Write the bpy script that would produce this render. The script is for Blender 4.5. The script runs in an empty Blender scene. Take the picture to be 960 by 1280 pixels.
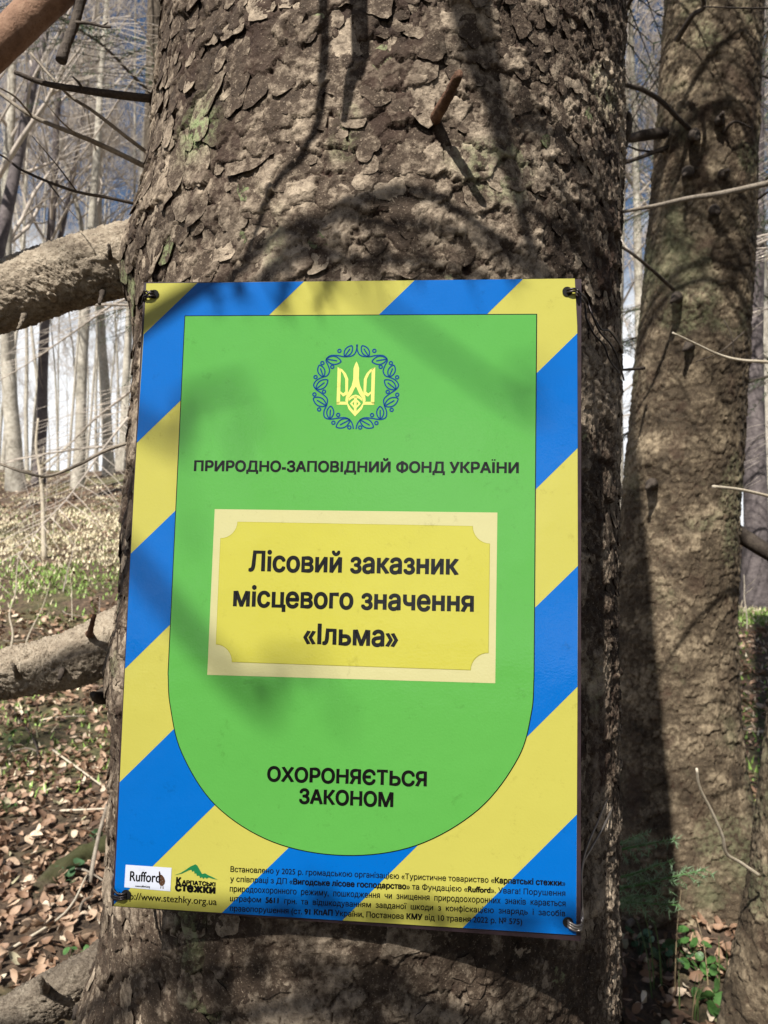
import bpy, math, random, re
import numpy as np
from mathutils import Vector, Matrix, Euler
D = bpy.data
SC = bpy.context.scene
COL = SC.collection
R_ = math.radians
rng = np.random.default_rng(11)
random.seed(5)

# ------------------------------------------------------------------ camera
# the camera stands 1.5 m above the forest floor and looks along +Y
FP = 962.0                       # focal length in photo pixels (960 x 1280)
CAMZ = 1.5
cam_d = D.cameras.new('camera'); cam = D.objects.new('camera', cam_d); COL.objects.link(cam)
cam.location = (0, 0, CAMZ); cam.rotation_euler = (R_(90), 0, 0)
cam_d.sensor_fit = 'VERTICAL'; cam_d.sensor_height = 34.6; cam_d.lens = 26.0
cam_d.clip_start = 0.05; cam_d.clip_end = 2000
cam_d.dof.use_dof = True; cam_d.dof.focus_distance = 0.74; cam_d.dof.aperture_fstop = 13.0
SC.camera = cam
# ------------------------------------------------------------------ light
SUN_AZ, SUN_EL = R_(23), R_(48)          # light travels towards +Y and a little to +X
sdir = Vector((math.sin(SUN_AZ)*math.cos(SUN_EL), math.cos(SUN_AZ)*math.cos(SUN_EL), -math.sin(SUN_EL)))
sl = D.lights.new('sun', 'SUN'); sl.energy = 5.0; sl.angle = R_(0.55); sl.color = (1.0, 0.955, 0.88)
sun = D.objects.new('sun', sl); COL.objects.link(sun)
sun.rotation_euler = sdir.to_track_quat('-Z', 'Y').to_euler(); sun.location = (-3, -5, 8)
w = D.worlds.new('World'); SC.world = w; w.use_nodes = True
nt = w.node_tree; nt.nodes.clear()
o_ = nt.nodes.new('ShaderNodeOutputWorld'); bg = nt.nodes.new('ShaderNodeBackground')
sky = nt.nodes.new('ShaderNodeTexSky'); sky.sky_type = 'NISHITA'; sky.sun_disc = False
sky.sun_elevation = SUN_EL; sky.sun_rotation = R_(180)+SUN_AZ; sky.altitude = 900
tc = nt.nodes.new('ShaderNodeTexCoord'); mp = nt.nodes.new('ShaderNodeMapping'); mp.inputs['Scale'].default_value = (1, 1, 2.2)
no = nt.nodes.new('ShaderNodeTexNoise'); no.inputs['Scale'].default_value = 3.1; no.inputs['Detail'].default_value = 7; no.inputs['Roughness'].default_value = .58
cr = nt.nodes.new('ShaderNodeValToRGB'); cr.color_ramp.elements[0].position = .50; cr.color_ramp.elements[1].position = .66
sx = nt.nodes.new('ShaderNodeSeparateXYZ'); mr = nt.nodes.new('ShaderNodeMapRange')
mr.inputs['From Min'].default_value = .16; mr.inputs['From Max'].default_value = .42; mr.inputs['To Min'].default_value = .34; mr.inputs['To Max'].default_value = -.18
ad = nt.nodes.new('ShaderNodeMath'); ad.operation = 'ADD'
mx = nt.nodes.new('ShaderNodeMix'); mx.data_type = 'RGBA'; mx.inputs['B'].default_value = (14.5, 14.9, 15.4, 1)
L = nt.links.new
L(tc.outputs['Generated'], mp.inputs[0]); L(mp.outputs[0], no.inputs['Vector'])
L(tc.outputs['Generated'], sx.inputs[0]); L(sx.outputs['Z'], mr.inputs['Value'])
L(no.outputs['Fac'], ad.inputs[0]); L(mr.outputs[0], ad.inputs[1]); L(ad.outputs[0], cr.inputs[0])
L(cr.outputs['Color'], mx.inputs['Factor'])
L(sky.outputs[0], mx.inputs['A']); L(mx.outputs['Result'], bg.inputs['Color']); bg.inputs['Strength'].default_value = .05
L(bg.outputs[0], o_.inputs[0])
SC.view_settings.view_transform = 'Standard'; SC.view_settings.look = 'None'
SC.view_settings.exposure = 0.65; SC.view_settings.gamma = 1; SC.view_settings.use_curve_mapping = False

# ------------------------------------------------------------------ helpers
def P3(px, py, z):
    """point seen at photo pixel px,py at depth z"""
    return np.array([(px-480)/FP*z, z, CAMZ-(py-640)/FP*z])

def tag(o, label=None, cat=None, group=None, kind=None):
    if label: o['label'] = label
    if cat: o['category'] = cat
    if group: o['group'] = group
    if kind: o['kind'] = kind
    return o

def empty(name, loc, label, cat, group=None):
    o = D.objects.new(name, None); o.empty_display_size = .1; o.location = loc; COL.objects.link(o)
    return tag(o, label, cat, group)

def mesh_np(name, V, F, mat, parent=None, smooth=True, attrs=None, origin=None):
    """V (n,3), F (m,3|4) int arrays or list of polygons; world coordinates"""
    me = D.meshes.new(name)
    V = np.asarray(V, dtype=np.float32)
    if origin is not None: V = V-np.asarray(origin, dtype=np.float32)
    if isinstance(F, np.ndarray):
        m, k = F.shape
        me.vertices.add(len(V)); me.vertices.foreach_set('co', V.ravel())
        me.loops.add(m*k); me.loops.foreach_set('vertex_index', F.ravel().astype(np.int32))
        me.polygons.add(m); me.polygons.foreach_set('loop_start', np.arange(0, m*k, k, dtype=np.int32))
        me.update(calc_edges=True)
    else:
        me.from_pydata(V.tolist(), [], F)
    if smooth: me.polygons.foreach_set('use_smooth', np.ones(len(me.polygons), dtype=bool))
    if attrs:
        for an, av in attrs.items():
            av = np.asarray(av, dtype=np.float32)
            if av.ndim == 1:
                a = me.attributes.new(an, 'FLOAT', 'POINT'); a.data.foreach_set('value', av)
            else:
                a = me.attributes.new(an, 'FLOAT_COLOR', 'POINT')
                a.data.foreach_set('color', np.c_[av, np.ones(len(av))].astype(np.float32).ravel())
    if mat: me.materials.append(mat)
    me.validate(verbose=False)
    o = D.objects.new(name, me); COL.objects.link(o)
    if origin is not None: o.location = origin
    if parent is not None:
        o.parent = parent
        if origin is None: o.matrix_parent_inverse = Matrix.Translation(-Vector(parent_world(parent)))
        else: o.location = Vector(origin)-Vector(parent_world(parent))
    return o

def parent_world(p):
    l = Vector((0, 0, 0))
    q = p
    while q is not None:
        l += q.location
        if q.parent is not None: l += q.matrix_parent_inverse.translation
        q = q.parent
    return l

class MB:
    def __init__(s): s.V = []; s.F = []; s.A = {}; s.n = 0
    def add(s, V, F, **at):
        V = np.asarray(V, dtype=float); s.V.append(V); s.F.append(np.asarray(F, dtype=np.int64)+s.n)
        for k, v in at.items():
            v = np.asarray(v, dtype=float)
            if v.ndim == 0: v = np.full(len(V), float(v))
            elif v.ndim == 1 and len(v) == 3 and len(V) != 3: v = np.tile(v, (len(V), 1))
            s.A.setdefault(k, []).append(v)
        s.n += len(V)
    def build(s, name, mat, parent=None, smooth=True, origin=None):
        return mesh_np(name, np.concatenate(s.V), np.concatenate(s.F), mat, parent, smooth,
                       {k: np.concatenate(v) for k, v in s.A.items()}, origin)

# lattice noise ------------------------------------------------------------
_T = np.random.default_rng(3).random((256, 256, 4))
def vnoise(x, y, ch=0):
    xi = np.floor(x).astype(int); yi = np.floor(y).astype(int); fx = x-xi; fy = y-yi
    fx = fx*fx*(3-2*fx); fy = fy*fy*(3-2*fy)
    a = _T[xi & 255, yi & 255, ch]; b = _T[(xi+1) & 255, yi & 255, ch]
    c = _T[xi & 255, (yi+1) & 255, ch]; d = _T[(xi+1) & 255, (yi+1) & 255, ch]
    return (a*(1-fx)+b*fx)*(1-fy)+(c*(1-fx)+d*fx)*fy
def fbm(x, y, oct=4, ch=0):
    t = 0; a = .5; f = 1; tot = 0
    for i in range(oct):
        t = t+a*vnoise(x*f+i*17.3, y*f+i*9.1, (ch+i) % 4); tot += a; a *= .5; f *= 2.03
    return t/tot
def worley(x, y):
    xi = np.floor(x).astype(int); yi = np.floor(y).astype(int)
    f1 = np.full(x.shape, 9.); f2 = np.full(x.shape, 9.); r = np.zeros(x.shape); r2 = np.zeros(x.shape)
    dx1 = np.zeros(x.shape); dy1 = np.zeros(x.shape)
    for i in (-1, 0, 1):
        for j in (-1, 0, 1):
            t = _T[(xi+i) & 255, (yi+j) & 255]
            dx = x-(xi+i+.1+.8*t[..., 0]); dy = y-(yi+j+.1+.8*t[..., 1])
            d = np.sqrt(dx*dx+dy*dy)
            m = d < f1
            f2 = np.where(m, f1, np.minimum(f2, d)); f1 = np.where(m, d, f1)
            r = np.where(m, t[..., 2], r); r2 = np.where(m, t[..., 3], r2)
            dx1 = np.where(m, dx, dx1); dy1 = np.where(m, dy, dy1)
    return f1, f2, r, r2, dx1, dy1
def sstep(a, b, x):
    t = np.clip((x-a)/(b-a), 0, 1); return t*t*(3-2*t)

def catmull(P, n):
    P = np.asarray(P, float); out = []
    Q = np.vstack([2*P[0]-P[1], P, 2*P[-1]-P[-2]])
    for i in range(1, len(Q)-2):
        for k in range(n):
            t = k/n
            out.append(.5*((2*Q[i])+(-Q[i-1]+Q[i+1])*t+(2*Q[i-1]-5*Q[i]+4*Q[i+1]-Q[i+2])*t*t+(-Q[i-1]+3*Q[i]-3*Q[i+1]+Q[i+2])*t**3))
    out.append(P[-1]); return np.array(out)

def tube(P, Rr, sides=8, cap=True, disp=None):
    P = np.asarray(P, float); n = len(P); Rr = np.broadcast_to(np.asarray(Rr, float), (n,))
    T = np.gradient(P, axis=0); T /= np.linalg.norm(T, axis=1)[:, None]+1e-12
    u = np.cross(T[0], [0, 0, 1.]);
    if np.linalg.norm(u) < 1e-3: u = np.cross(T[0], [1., 0, 0])
    u /= np.linalg.norm(u); U = [u]
    for i in range(1, n):
        u = U[-1]-T[i]*np.dot(U[-1], T[i]); u /= np.linalg.norm(u)+1e-12; U.append(u)
    U = np.array(U); W = np.cross(T, U)
    a = np.arange(sides)/sides*2*math.pi
    rad = Rr[:, None]*np.ones((1, sides))
    if disp is not None: rad = rad+disp(a[None, :], np.r_[0, np.cumsum(np.linalg.norm(np.diff(P, axis=0), axis=1))][:, None])
    V = P[:, None]+rad[..., None]*(np.cos(a)[None, :, None]*U[:, None]+np.sin(a)[None, :, None]*W[:, None])
    V = V.reshape(-1, 3)
    i, j = np.meshgrid(np.arange(n-1), np.arange(sides), indexing='ij')
    a0 = i*sides+j; a1 = i*sides+(j+1) % sides
    F = np.stack([a0, a1, a1+sides, a0+sides], -1).reshape(-1, 4)
    if cap:
        k = len(V); V = np.vstack([V, P[0], P[-1]]); jj = np.arange(sides); jn = (jj+1) % sides
        F = np.vstack([F, np.stack([jn, jj, np.full(sides, k), np.full(sides, k)], -1)[:, [0, 1, 2, 2]],
                       np.stack([jj+(n-1)*sides, jn+(n-1)*sides, np.full(sides, k+1), np.full(sides, k+1)], -1)[:, [0, 1, 2, 2]]])
    return V, F
def quads2tris(F):
    a = F[:, [0, 1, 2]]; b = F[:, [0, 2, 3]]; b = b[b[:, 1] != b[:, 2]]
    return np.vstack([a, b])
def tubet(*a, **k):
    V, F = tube(*a, **k); return V, quads2tris(F)

# ------------------------------------------------------------------ materials
def newmat(name):
    m = D.materials.new(name); m.use_nodes = True; t = m.node_tree; t.nodes.clear()
    out = t.nodes.new('ShaderNodeOutputMaterial'); b = t.nodes.new('ShaderNodeBsdfPrincipled')
    t.links.new(b.outputs[0], out.inputs[0]); return m, t, b
def N(t, typ, **kw):
    n = t.nodes.new(typ)
    for k, v in kw.items():
        if k.startswith('i_'):
            kk = k[2:]; kk = int(kk) if kk.isdigit() else kk.replace('_', ' ')
            n.inputs[kk].default_value = v
        else: setattr(n, k, v)
    return n
def ramp(t, stops):
    n = t.nodes.new('ShaderNodeValToRGB'); e = n.color_ramp.elements
    while len(e) < len(stops): e.new(.5)
    for el, (p, c) in zip(e, stops): el.position = p; el.color = (*c, 1) if len(c) == 3 else c
    return n
def mixc(t, fac, a, b, mode='MIX'):
    n = t.nodes.new('ShaderNodeMix'); n.data_type = 'RGBA'; n.blend_type = mode
    for k, v in (('Factor', fac), ('A', a), ('B', b)):
        if isinstance(v, (int, float)): n.inputs[k].default_value = v
        elif isinstance(v, tuple): n.inputs[k].default_value = (*v, 1)
        else: t.links.new(v, n.inputs[k])
    return n.outputs['Result']

def bark_material(name, dark, mid, pale, lichen=(.23, .30, .13), scale=1., lich_amt=0., bump=1., attrs=True, red=(.13, .06, .04)):
    m, t, b = newmat(name); L = t.links.new
    tc = N(t, 'ShaderNodeTexCoord'); co = tc.outputs['Object']
    n1 = N(t, 'ShaderNodeTexNoise', i_Scale=9*scale, i_Detail=8., i_Roughness=.65); L(co, n1.inputs['Vector'])
    n2 = N(t, 'ShaderNodeTexNoise', i_Scale=95*scale, i_Detail=6., i_Roughness=.7); L(co, n2.inputs['Vector'])
    n3 = N(t, 'ShaderNodeTexNoise', i_Scale=420*scale, i_Detail=3., i_Roughness=.6); L(co, n3.inputs['Vector'])
    vo = N(t, 'ShaderNodeTexVoronoi', i_Scale=240*scale); L(co, vo.inputs['Vector'])
    r1 = ramp(t, [(.34, dark), (.50, mid), (.66, pale)])
    if attrs:
        at = N(t, 'ShaderNodeAttribute', attribute_name='tint')
        s = N(t, 'ShaderNodeMath', operation='MULTIPLY_ADD', i_1=.60); L(at.outputs['Fac'], s.inputs[0])
        s2 = N(t, 'ShaderNodeMath', operation='MULTIPLY', i_1=.40); L(n2.outputs['Fac'], s2.inputs[0]); L(s2.outputs[0], s.inputs[2])
        L(s.outputs[0], r1.inputs[0])
    else:
        s = N(t, 'ShaderNodeMath', operation='MULTIPLY_ADD', i_1=.5); L(n1.outputs['Fac'], s.inputs[0])
        s2 = N(t, 'ShaderNodeMath', operation='MULTIPLY', i_1=.5); L(n2.outputs['Fac'], s2.inputs[0]); L(s2.outputs[0], s.inputs[2])
        L(s.outputs[0], r1.inputs[0])
    col = r1.outputs[0]
    # pale flecks and dark pores
    f = ramp(t, [(.60, (0, 0, 0)), (.74, (1, 1, 1))]); L(n3.outputs['Fac'], f.inputs[0])
    fm = N(t, 'ShaderNodeMath', operation='MULTIPLY', i_1=.45); L(f.outputs[0], fm.inputs[0])
    col = mixc(t, fm.outputs[0], col, tuple(min(1, c*1.35) for c in pale))
    p = ramp(t, [(.10, (1, 1, 1)), (.22, (0, 0, 0))]); L(vo.outputs['Distance'], p.inputs[0])
    pm = N(t, 'ShaderNodeMath', operation='MULTIPLY', i_1=.5); L(p.outputs[0], pm.inputs[0])
    col = mixc(t, pm.outputs[0], col, tuple(c*.55 for c in dark))
    if attrs:
        a2 = N(t, 'ShaderNodeAttribute', attribute_name='inner')
        im = N(t, 'ShaderNodeMath', operation='MULTIPLY', i_1=.85); L(a2.outputs['Fac'], im.inputs[0])
        rr = mixc(t, n1.outputs['Fac'], tuple(c*.25 for c in dark), tuple(c*.7 for c in red))
        col = mixc(t, im.outputs[0], col, rr)
        a3 = N(t, 'ShaderNodeAttribute', attribute_name='lichen')
        ln = N(t, 'ShaderNodeMath', operation='MULTIPLY', i_1=1.); L(a3.outputs['Fac'], ln.inputs[0])
        lr = ramp(t, [(.44, (0, 0, 0)), (.58, (1, 1, 1))]); L(n2.outputs['Fac'], lr.inputs[0]); L(lr.outputs[0], ln.inputs[1])
        col = mixc(t, ln.outputs[0], col, lichen)
    if lich_amt > 0:
        n4 = N(t, 'ShaderNodeTexNoise', i_Scale=3.2*scale, i_Detail=6., i_Roughness=.7); L(co, n4.inputs['Vector'])
        lr = ramp(t, [(.56-.1*lich_amt, (0, 0, 0)), (.70-.1*lich_amt, (1, 1, 1))]); L(n4.outputs['Fac'], lr.inputs[0])
        lm = N(t, 'ShaderNodeMath', operation='MULTIPLY', i_1=.6); L(lr.outputs[0], lm.inputs[0])
        col = mixc(t, lm.outputs[0], col, lichen)
    L(col, b.inputs['Base Color']); b.inputs['Roughness'].default_value = .82
    b.inputs['Specular IOR Level'].default_value = .25
    bs = N(t, 'ShaderNodeMath', operation='MULTIPLY_ADD', i_1=.5); L(n3.outputs['Fac'], bs.inputs[0]); L(n2.outputs['Fac'], bs.inputs[2])
    bu = N(t, 'ShaderNodeBump', i_Strength=.75*bump, i_Distance=.0035/scale); L(bs.outputs[0], bu.inputs['Height'])
    bu2 = N(t, 'ShaderNodeBump', i_Strength=.5*bump, i_Distance=.0012/scale); L(vo.outputs['Distance'], bu2.inputs['Height']); L(bu.outputs[0], bu2.inputs['Normal'])
    L(bu2.outputs[0], b.inputs['Normal'])
    return m

def simple_mat(name, col, rough=.7, metal=0., noise=.0, nscale=40., bump=0., spec=.4, attr=None):
    m, t, b = newmat(name); L = t.links.new
    if attr:
        a = N(t, 'ShaderNodeAttribute', attribute_name=attr); c = a.outputs['Color']
    else: c = col
    if noise > 0 or bump > 0:
        tc = N(t, 'ShaderNodeTexCoord'); n = N(t, 'ShaderNodeTexNoise', i_Scale=nscale, i_Detail=6., i_Roughness=.65)
        L(tc.outputs['Object'], n.inputs['Vector'])
        if noise > 0:
            r = ramp(t, [(.3, (1-noise,)*3), (.7, (1+noise,)*3)]); L(n.outputs['Fac'], r.inputs[0])
            c = mixc(t, 1., c, r.outputs[0], 'MULTIPLY')
        if bump > 0:
            bu = N(t, 'ShaderNodeBump', i_Strength=bump, i_Distance=.002); L(n.outputs['Fac'], bu.inputs['Height']); L(bu.outputs[0], b.inputs['Normal'])
    if isinstance(c, tuple): b.inputs['Base Color'].default_value = (*c, 1)
    else: L(c, b.inputs['Base Color'])
    b.inputs['Roughness'].default_value = rough; b.inputs['Metallic'].default_value = metal
    b.inputs['Specular IOR Level'].default_value = spec
    return m

M = {}
M['bark'] = bark_material('spruce_bark', (.016, .010, .007), (.074, .052, .036), (.50, .405, .30), red=(.085, .036, .024))
M['bark_far'] = bark_material('grey_spruce_bark', (.028, .020, .013), (.098, .073, .047), (.34, .27, .18), scale=.6, lich_amt=.05, lichen=(.17, .19, .10))
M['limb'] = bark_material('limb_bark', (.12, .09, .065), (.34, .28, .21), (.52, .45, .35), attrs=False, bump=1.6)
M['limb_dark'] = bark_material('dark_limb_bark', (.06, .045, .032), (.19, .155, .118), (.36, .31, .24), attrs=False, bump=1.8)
M['limb_red'] = bark_material('smooth_red_limb_bark', (.13, .075, .05), (.24, .14, .09), (.33, .21, .14), attrs=False, bump=.6)
M['deadwood'] = bark_material('dead_twig_bark', (.10, .08, .06), (.26, .22, .175), (.42, .37, .30), attrs=False, scale=1.5)
M['darkwood'] = bark_material('dark_twig_bark', (.03, .024, .02), (.07, .055, .045), (.14, .115, .09), attrs=False, scale=1.5)
M['peg'] = bark_material('broken_stub_wood', (.05, .025, .015), (.15, .08, .05), (.28, .17, .10), attrs=False, scale=1.5)
M['palewood'] = bark_material('bleached_twig_wood', (.35, .29, .2), (.55, .48, .37), (.72, .65, .53), attrs=False, scale=1.5, bump=.5)
M['beech'] = bark_material('beech_bark', (.13, .115, .09), (.42, .385, .32), (.66, .62, .54), attrs=False, scale=.12, lich_amt=.2, lichen=(.2, .21, .12), bump=.5)
M['beech_twig'] = simple_mat('beech_twig_bark', (.46, .40, .34), .8, noise=.35, nscale=1.5)
M['mossy'] = bark_material('mossy_wood', (.03, .022, .015), (.08, .062, .04), (.16, .13, .09), lichen=(.06, .075, .02), attrs=False, lich_amt=1.3, bump=2.)
M['moss'] = simple_mat('moss', (.045, .055, .018), .95, noise=.6, nscale=60, bump=1.)
def needle_mat(name, c):
    m, t, b = newmat(name); L = t.links.new
    oi = N(t, 'ShaderNodeTexCoord'); n = N(t, 'ShaderNodeTexNoise', i_Scale=3., i_Detail=3.); L(oi.outputs['Object'], n.inputs['Vector'])
    r = ramp(t, [(.35, tuple(x*.6 for x in c)), (.65, tuple(x*1.5 for x in c))]); L(n.outputs['Fac'], r.inputs[0])
    L(r.outputs[0], b.inputs['Base Color']); b.inputs['Roughness'].default_value = .5
    return m
M['needle'] = needle_mat('spruce_needles', (.045, .075, .028))
M['needle_young'] = needle_mat('young_spruce_needles', (.13, .21, .11))
M['wire'] = simple_mat('dark_wire', (.05, .042, .042), .38, metal=.75)
M['wire_steel'] = simple_mat('dull_steel_wire', (.30, .27, .25), .42, metal=.8)

# ------------------------------------------------------------------ ground
def gh(x, y):
    x = np.asarray(x, float); y = np.asarray(y, float)
    left = sstep(1.0, -4.0, x)
    s = sstep(3.5, 9, y)*(y-3.5)
    rise = .150*left+.055*(1-left)
    yy = np.minimum(y, 21)
    h = sstep(3.5, 9, yy)*(yy-3.5)*rise
    h = h-np.clip(y-23, 0, None)*.09
    h = h+.10*(fbm(x*.5+30, y*.5+12, 4)-.5)*np.clip(y/3, .3, 3)+.03*(fbm(x*3+3, y*3+1, 3)-.5)
    h = h-np.clip(-y-3, 0, None)*.02
    # roots lift the soil round the two near stems
    h = h+.10*np.exp(-((x-1.03)**2+(y-3.0)**2)/.18)
    return h
def ground():
    xs = np.r_[np.linspace(-400, -45, 14), np.linspace(-40, -8.5, 50), np.arange(-8, 8, .08), np.linspace(8.5, 40, 50), np.linspace(45, 400, 14)]
    ys = np.r_[np.linspace(-300, -25, 12), np.linspace(-20, -1, 30), np.arange(-.5, 14, .08), np.linspace(14.2, 60, 110), np.linspace(64, 500, 20)]
    X, Y = np.meshgrid(xs, ys, indexing='ij'); Z = gh(X, Y)
    V = np.stack([X, Y, Z], -1).reshape(-1, 3); nx, ny = X.shape
    i, j = np.meshgrid(np.arange(nx-1), np.arange(ny-1), indexing='ij'); a = i*ny+j
    F = np.stack([a, a+ny, a+ny+1, a+1], -1).reshape(-1, 4)
    m, t, b = newmat('forest_soil'); L = t.links.new
    tc = N(t, 'ShaderNodeTexCoord'); co = tc.outputs['Object']
    n1 = N(t, 'ShaderNodeTexNoise', i_Scale=22., i_Detail=8., i_Roughness=.75); L(co, n1.inputs['Vector'])
    n2 = N(t, 'ShaderNodeTexNoise', i_Scale=.55, i_Detail=5., i_Roughness=.6); L(co, n2.inputs['Vector'])
    r = ramp(t, [(.30, (.035, .024, .016)), (.48, (.10, .066, .042)), (.62, (.20, .135, .085)), (.75, (.36, .26, .17))]); L(n1.outputs['Fac'], r.inputs[0])
    g = ramp(t, [(.3, (.05, .07, .02)), (.6, (.17, .19, .06)), (.8, (.34, .30, .15))]); L(n1.outputs['Fac'], g.inputs[0])
    gm = ramp(t, [(.50, (0, 0, 0)), (.60, (1, 1, 1))]); L(n2.outputs['Fac'], gm.inputs[0])
    gf = N(t, 'ShaderNodeMath', operation='MULTIPLY', i_1=.6); L(gm.outputs[0], gf.inputs[0])
    L(mixc(t, gf.outputs[0], r.outputs[0], g.outputs[0]), b.inputs['Base Color'])
    b.inputs['Roughness'].default_value = .95
    vo = N(t, 'ShaderNodeTexVoronoi', i_Scale=18.); L(co, vo.inputs['Vector'])
    sm = N(t, 'ShaderNodeMath', operation='ADD'); L(vo.outputs['Distance'], sm.inputs[0]); L(n1.outputs['Fac'], sm.inputs[1])
    bu = N(t, 'ShaderNodeBump', i_Strength=1., i_Distance=.03); L(sm.outputs[0], bu.inputs['Height']); L(bu.outputs[0], b.inputs['Normal'])
    g = mesh_np('ground', V, F, m); tag(g, kind='structure'); return g
GROUND = ground()

# ------------------------------------------------------------------ bark relief
def bark_height(s, z, size=.031, amp=1., right=None):
    """relief (m) of overlapping flaky plates over the stem; also tint and inner-bark masks"""
    wx = (fbm(s*38+5, z*38+2, 3)-.5)*.024+(fbm(s*150+5, z*150+2, 2)-.5)*.006; wz = (fbm(s*38+55, z*38+22, 3, 1)-.5)*.024+(fbm(s*150+35, z*150+72, 2)-.5)*.006
    if right is None: right = np.zeros_like(s)
    zs = 1.
    S = s+wx; Z = z*zs+wz
    a = worley(S/size, Z/size)
    e = sstep(.0, .07, a[1]-a[0]-.015*a[3])
    merge = sstep(.50, .62, fbm(s*24+80, z*24+13, 3))          # cracks heal here and there
    e = np.maximum(e, merge*.8)
    hA = (.15+.85*a[2])*e*(.0052-.0022*right)+e*(-a[5])*.0060*(a[3])+e*a[4]*.003*(a[3]-.5)
    b_ = worley(S/(size*.42)+40, Z/(size*.42)+11)
    eb = sstep(.0, .12, b_[1]-b_[0])
    small = sstep(.42, .60, fbm(s*14+9, z*14+3, 3))*.8+.25*right
    hB = (.2+.8*b_[2])*eb*.0024*small-b_[5]*eb*.0016*small
    rid = 1-np.abs(2*fbm(s*130+wx*200, z*105+wz*200, 4)-1)
    hC = (rid-.5)*.0046*right+(fbm(s*170, z*210, 4)-.5)*(.0020+.0024*right)-.0022*(1-e)*(1-right)-.0022*sstep(.70, .78, fbm(s*110+3, z*110+8, 2))
    hD = (fbm(s*9, z*5+4, 3)-.5)*.008
    tint = .13*a[2]+.10*b_[2]+.50*fbm(s*13, z*13, 4)+.14
    inner = (1-e)*1.0+.3*(1-eb)*small
    inner = np.maximum(inner, sstep(.63, .72, fbm(s*11+31, z*8+8, 4))*.6)
    return (hA+hB+hC+hD)*amp, np.clip(tint, 0, 1), np.clip(inner, 0, 1)

# ------------------------------------------------------------------ the main spruce
ZK = np.array([-.4, 0., .35, .814, 1.5, 2.23, 4.5, 9., 14.])
AX = np.array([-.06, -.052, -.045, -.0324, -.0174, .014, -.10, -.26, -.4])
AY = np.array([.965, .985, 1.005, 1.032, 1.07, 1.10, 1.18, 1.33, 1.5])
RK = np.array([.52, .43, .365, .333, .330, .3166, .255, .18, .09])-.0055
def axis(z): return np.interp(z, ZK, AX), np.interp(z, ZK, AY), np.interp(z, ZK, RK)
COLLARS = [(-86, 1.838, .034, .42, .075), (-84, 1.30, .016, .34, .055), (-78, .86, .030, .35, .07), (88, 2.03, .012, .12, .03), (18, 2.02, .010, .10, .03)]
def trunk_surface(phi, z, extra=0.):
    """phi: 0 faces the camera, positive to the right"""
    ax, ay, r = axis(z)
    for (p, zc, am, sp, sz) in COLLARS:
        r = r+am*np.exp(-((phi-R_(p))/sp)**2-((z-zc)/sz)**2)
    low = sstep(.7, .0, z); r = r+.05*low*np.cos(phi*5+.7)
    r = r+extra
    return np.stack([ax+r*np.sin(phi), ay-r*np.cos(phi), z+0*phi], -1)
BASE = (-.052, .985, 0)
tree = empty('spruce_tree', BASE, 'large near spruce with flaky grey brown bark that carries the green sign', 'tree')
def right_mask(phi): return sstep(R_(8), R_(42), phi)
def lich_mask(P):
    c = trunk_surface(np.array(R_(-40.)), np.array(1.918))
    d = np.linalg.norm(P-c, axis=-1)
    return np.exp(-(d/.026)**2)
def build_trunk():
    ph = np.r_[np.linspace(-180, -104, 26), np.linspace(-102, 102, 600), np.linspace(104, 178, 26)]*math.pi/180
    zz = np.r_[np.linspace(-.4, .70, 50), np.arange(.708, 2.42, .0022), np.linspace(2.44, 3.4, 90), np.linspace(3.45, 14, 110)]
    PH, Z = np.meshgrid(ph, zz, indexing='xy')
    s = PH*.33
    h, ti, inn = bark_height(s, Z, right=right_mask(PH))
    V = trunk_surface(PH, Z, h)
    li = lich_mask(V)
    li = np.maximum(li, .3*sstep(.68, .76, fbm(s*7+70, Z*7, 3)))
    V = V.reshape(-1, 3); nz, nph = PH.shape
    i, j = np.meshgrid(np.arange(nz-1), np.arange(nph), indexing='ij'); j2 = (j+1) % nph
    F = np.stack([i*nph+j, i*nph+j2, (i+1)*nph+j2, (i+1)*nph+j], -1).reshape(-1, 4)
    return mesh_np('trunk', V, F, M['bark'], tree, attrs={'tint': ti.ravel(), 'inner': inn.ravel(), 'lichen': li.ravel()})
TRUNK = build_trunk()

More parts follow.
